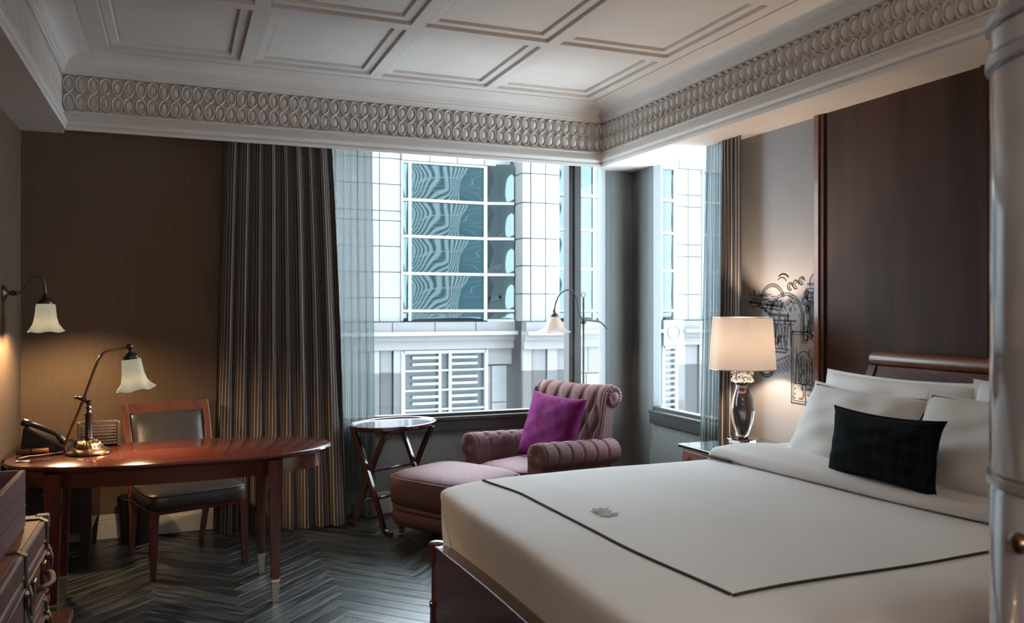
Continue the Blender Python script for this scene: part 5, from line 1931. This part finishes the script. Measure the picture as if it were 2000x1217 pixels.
part('door_knob', MB().lathe([(0.006, 0.0), (0.006, 0.012), (0.014, 0.018), (0.016, 0.026), (0.010, 0.033), (0.001, 0.035)], 20, tuple(kp), axis=(cos(a), sin(a), 0)), BRASS, rc, smooth=True)

# ================================================================== MURAL ON THE RIGHT WALL
mm = MB()
XM = XR - 0.0016


def uvp(u, v):
    """wall coordinates: u 0..1 from the curtain towards the panel, v metres above the floor"""
    return (4.262 - 0.603 * u, v)


def stroke(pts, w_=0.004):
    w_ = w_ * 1.25
    for (u0, v0), (u1, v1) in zip(pts, pts[1:]):
        y0_, z0_ = uvp(u0, v0)
        y1_, z1_ = uvp(u1, v1)
        dy, dz = y1_ - y0_, z1_ - z0_
        l = sqrt(dy * dy + dz * dz)
        if l < 1e-5:
            continue
        nx0, nz0 = -dz / l * w_ / 2, dy / l * w_ / 2
        ey_, ez_ = dy / l * w_ * 0.3, dz / l * w_ * 0.3
        mm.add([(XM, y0_ + nx0 - ey_, z0_ + nz0 - ez_), (XM, y0_ - nx0 - ey_, z0_ - nz0 - ez_), (XM, y1_ - nx0 + ey_, z1_ - nz0 + ez_), (XM, y1_ + nx0 + ey_, z1_ + nz0 + ez_)], [(0, 1, 2, 3)])


def arcs(cu_, cv, r, a0, a1, w_=0.004, n=18):
    pts = []
    for k in range(n + 1):
        a = radians(a0 + (a1 - a0) * k / n)
        pts.append((cu_ + r / 0.603 * cos(a), cv + r * sin(a)))
    stroke(pts, w_)
    return pts


def block(u0, u1, v0, v1):
    y0_, z0_ = uvp(u0, v0)
    y1_, z1_ = uvp(u1, v1)
    mm.add([(XM, y0_, z0_), (XM, y1_, z0_), (XM, y1_, z1_), (XM, y0_, z1_)], [(0, 1, 2, 3)])


rm = random.Random(31)
# framed doorway with a tall gate at the lower right
for q, w_ in ((0.0, 0.007), (0.025, 0.003)):
    stroke([(0.64 + q, 0.875 + q * 0.6), (0.64 + q, 1.285 - q * 0.6), (0.86, 1.285 - q * 0.6)], w_)
    stroke([(0.64 + q, 0.875 + q * 0.6), (0.985, 0.875 + q * 0.6)], w_)
arcs(0.845, 1.195, 0.088, 90, 0, 0.007)
arcs(0.845, 1.195, 0.070, 90, 0, 0.003)
stroke([(0.99, 1.195), (0.99, 0.875)], 0.006)
stroke([(0.96, 1.195), (0.96, 0.89)], 0.003)
for k in range(7):
    u = 0.70 + k * 0.036
    stroke([(u, 1.0), (u + 0.006, 1.08), (u, 1.13)], 0.004 if k % 2 else 0.007)
arcs(0.81, 1.12, 0.055, 15, 165, 0.004)
arcs(0.81, 1.03, 0.045, 195, 345, 0.004)
for v in (0.985, 0.955, 0.925, 0.90):
    for k in range(9):
        if rm.random() < 0.75:
            u = 0.68 + k * 0.030
            block(u, u + rm.uniform(0.010, 0.026), v, v + rm.uniform(0.006, 0.014))
stroke([(0.66, 0.99), (0.95, 0.99)], 0.004)
stroke([(0.83, 0.88), (0.83, 0.98)], 0.005)
# big arcade arches with beaded rims
for cu2, cv, r, a0, a1 in ((0.56, 1.36, 0.150, -5, 185), (0.36, 1.45, 0.115, 20, 185)):
    arcs(cu2, cv, r, a0, a1, 0.0035)
    arcs(cu2, cv, r - 0.016, a0, a1, 0.0035)
    n = 34
    for k in range(n):
        a = radians(a0 + (a1 - a0) * k / n)
        stroke([(cu2 + (r - 0.016) / 0.603 * cos(a), cv + (r - 0.016) * sin(a)), (cu2 + r / 0.603 * cos(a), cv + r * sin(a))], 0.0025)
stroke([(0.79, 1.36), (0.80, 1.22)], 0.004)
stroke([(0.765, 1.36), (0.775, 1.22)], 0.003)
# scrolls
for cu2, cv, r in ((0.62, 1.545, 0.022), (0.70, 1.555, 0.025), (0.78, 1.575, 0.022), (0.85, 1.50, 0.020), (0.82, 1.46, 0.022), (0.86, 1.415, 0.018)):
    arcs(cu2, cv, r, 0, 300, 0.006, 12)
    arcs(cu2 + 0.01, cv, r * 0.55, 40, 280, 0.004, 8)
arcs(0.52, 1.56, 0.06, 40, 130, 0.006)
arcs(0.50, 1.555, 0.045, 30, 140, 0.004)
# pagoda at the left
stroke([(0.0, 1.46), (0.12, 1.452), (0.30, 1.440), (0.50, 1.43)], 0.012)
stroke([(0.0, 1.435), (0.20, 1.425), (0.52, 1.405)], 0.005)
stroke([(0.04, 1.48), (0.18, 1.475), (0.32, 1.47)], 0.006)
for k in range(13):
    u = 0.0 + k * 0.022
    block(u, u + rm.uniform(0.008, 0.018), 1.485 + rm.uniform(-0.004, 0.01), 1.50 + rm.uniform(0, 0.035))
stroke([(0.22, 1.42), (0.32, 1.385), (0.60, 1.375)], 0.014)
stroke([(0.26, 1.40), (0.30, 1.46), (0.48, 1.462), (0.56, 1.41)], 0.006)
for k in range(6):
    u = 0.30 + k * 0.035
    stroke([(u, 1.41), (u + 0.05, 1.455)], 0.006 if k % 2 else 0.003)
stroke([(0.24, 1.35), (0.70, 1.345)], 0.009)
stroke([(0.26, 1.33), (0.68, 1.325)], 0.004)
for k in range(8):
    u = 0.28 + k * 0.042
    stroke([(u, 1.33), (u, 1.19 + rm.uniform(-0.01, 0.02))], rm.choice((0.004, 0.008, 0.006)))
    stroke([(u + 0.018, 1.32), (u + 0.018, 1.25)], 0.003)
stroke([(0.63, 1.34), (0.63, 1.20)], 0.006)
for k in range(26):
    u, v = rm.uniform(0.26, 0.60), rm.uniform(1.165, 1.225)
    block(u, u + rm.uniform(0.008, 0.03), v, v + rm.uniform(0.003, 0.009))
stroke([(0.26, 1.185), (0.60, 1.178)], 0.007)
stroke([(0.28, 1.165), (0.56, 1.160)], 0.010)
arcs(0.40, 1.235, 0.022, 0, 320, 0.005, 10)
arcs(0.48, 1.24, 0.018, 20, 300, 0.005, 10)
# domed tower at the right
arcs(0.98, 1.56, 0.055, 90, 200, 0.004)
stroke([(0.86, 1.555), (1.0, 1.555)], 0.009)
stroke([(0.84, 1.530), (1.0, 1.528)], 0.005)
stroke([(0.90, 1.505), (1.0, 1.503)], 0.012)
stroke([(0.84, 1.48), (1.0, 1.478)], 0.005)
for k in range(5):
    u = 0.86 + k * 0.030
    stroke([(u, 1.46), (u + 0.004, 1.29)], (0.004, 0.013, 0.005, 0.012, 0.006)[k])
    for j in range(6):
        if rm.random() < 0.6:
            block(u + 0.006, u + 0.020, 1.31 + j * 0.024, 1.318 + j * 0.024 + rm.uniform(0, 0.006))
stroke([(0.81, 1.40), (0.81, 1.235)], 0.006)
for k in range(24):
    u, v = rm.uniform(0.78, 0.99), rm.uniform(1.22, 1.30)
    stroke([(u, v), (u + rm.uniform(-0.03, 0.03), v + rm.uniform(0.005, 0.02))], rm.uniform(0.003, 0.008))
# woven lattice running down to the left and a curved balustrade
for k in range(7):
    u0 = 0.30 + k * 0.045
    stroke([(u0, 1.02 + k * 0.006), (u0 + 0.08, 1.075 + k * 0.010)], 0.003)
    stroke([(u0, 1.055 + k * 0.008), (u0 + 0.08, 1.015 + k * 0.008)], 0.003)
    stroke([(u0 + 0.01, 1.075 + k * 0.010), (u0 + 0.06, 1.105 + k * 0.008), (u0 + 0.10, 1.075 + k * 0.008)], 0.003)
arcs(0.27, 1.09, 0.085, 200, 320, 0.005)
arcs(0.27, 1.09, 0.068, 200, 320, 0.004)
for k in range(16):
    a = radians(200 + 120 * k / 15)
    stroke([(0.27 + 0.068 / 0.603 * cos(a), 1.09 + 0.068 * sin(a)), (0.27 + 0.085 / 0.603 * cos(a), 1.09 + 0.085 * sin(a))], 0.004)
# fine hatching that fills the buildings
for k in range(60):
    u, v = rm.uniform(0.24, 0.66), rm.uniform(1.19, 1.35)
    stroke([(u, v), (u + rm.uniform(-0.006, 0.006), v + rm.uniform(0.012, 0.05))], rm.uniform(0.002, 0.006))
for k in range(40):
    u, v = rm.uniform(0.0, 0.36), rm.uniform(1.40, 1.50)
    stroke([(u, v), (u + rm.uniform(0.02, 0.06), v + rm.uniform(-0.004, 0.004))], rm.uniform(0.002, 0.006))
for k in range(46):
    u, v = rm.uniform(0.84, 0.99), rm.uniform(1.28, 1.50)
    stroke([(u, v), (u, v + rm.uniform(0.01, 0.045))], rm.uniform(0.003, 0.007))
for k in range(44):
    u, v = rm.uniform(0.67, 0.95), rm.uniform(0.90, 1.16)
    stroke([(u, v), (u + rm.uniform(-0.02, 0.02), v + rm.uniform(0.008, 0.035))], rm.uniform(0.002, 0.005))
for k in range(30):
    a = rm.uniform(0, 6.28)
    q = rm.uniform(0.05, 0.12)
    u, v = 0.56 + q / 0.603 * cos(a), 1.38 + abs(q * sin(a))
    arcs(u, v, rm.uniform(0.006, 0.014), rm.uniform(0, 180), rm.uniform(200, 340), 0.0025, 6)
mo = part('mural_drawing', mm, INK, wr)
tag(mo, 'black ink drawing of arches, towers and a gateway printed on the wall', kind='stuff')
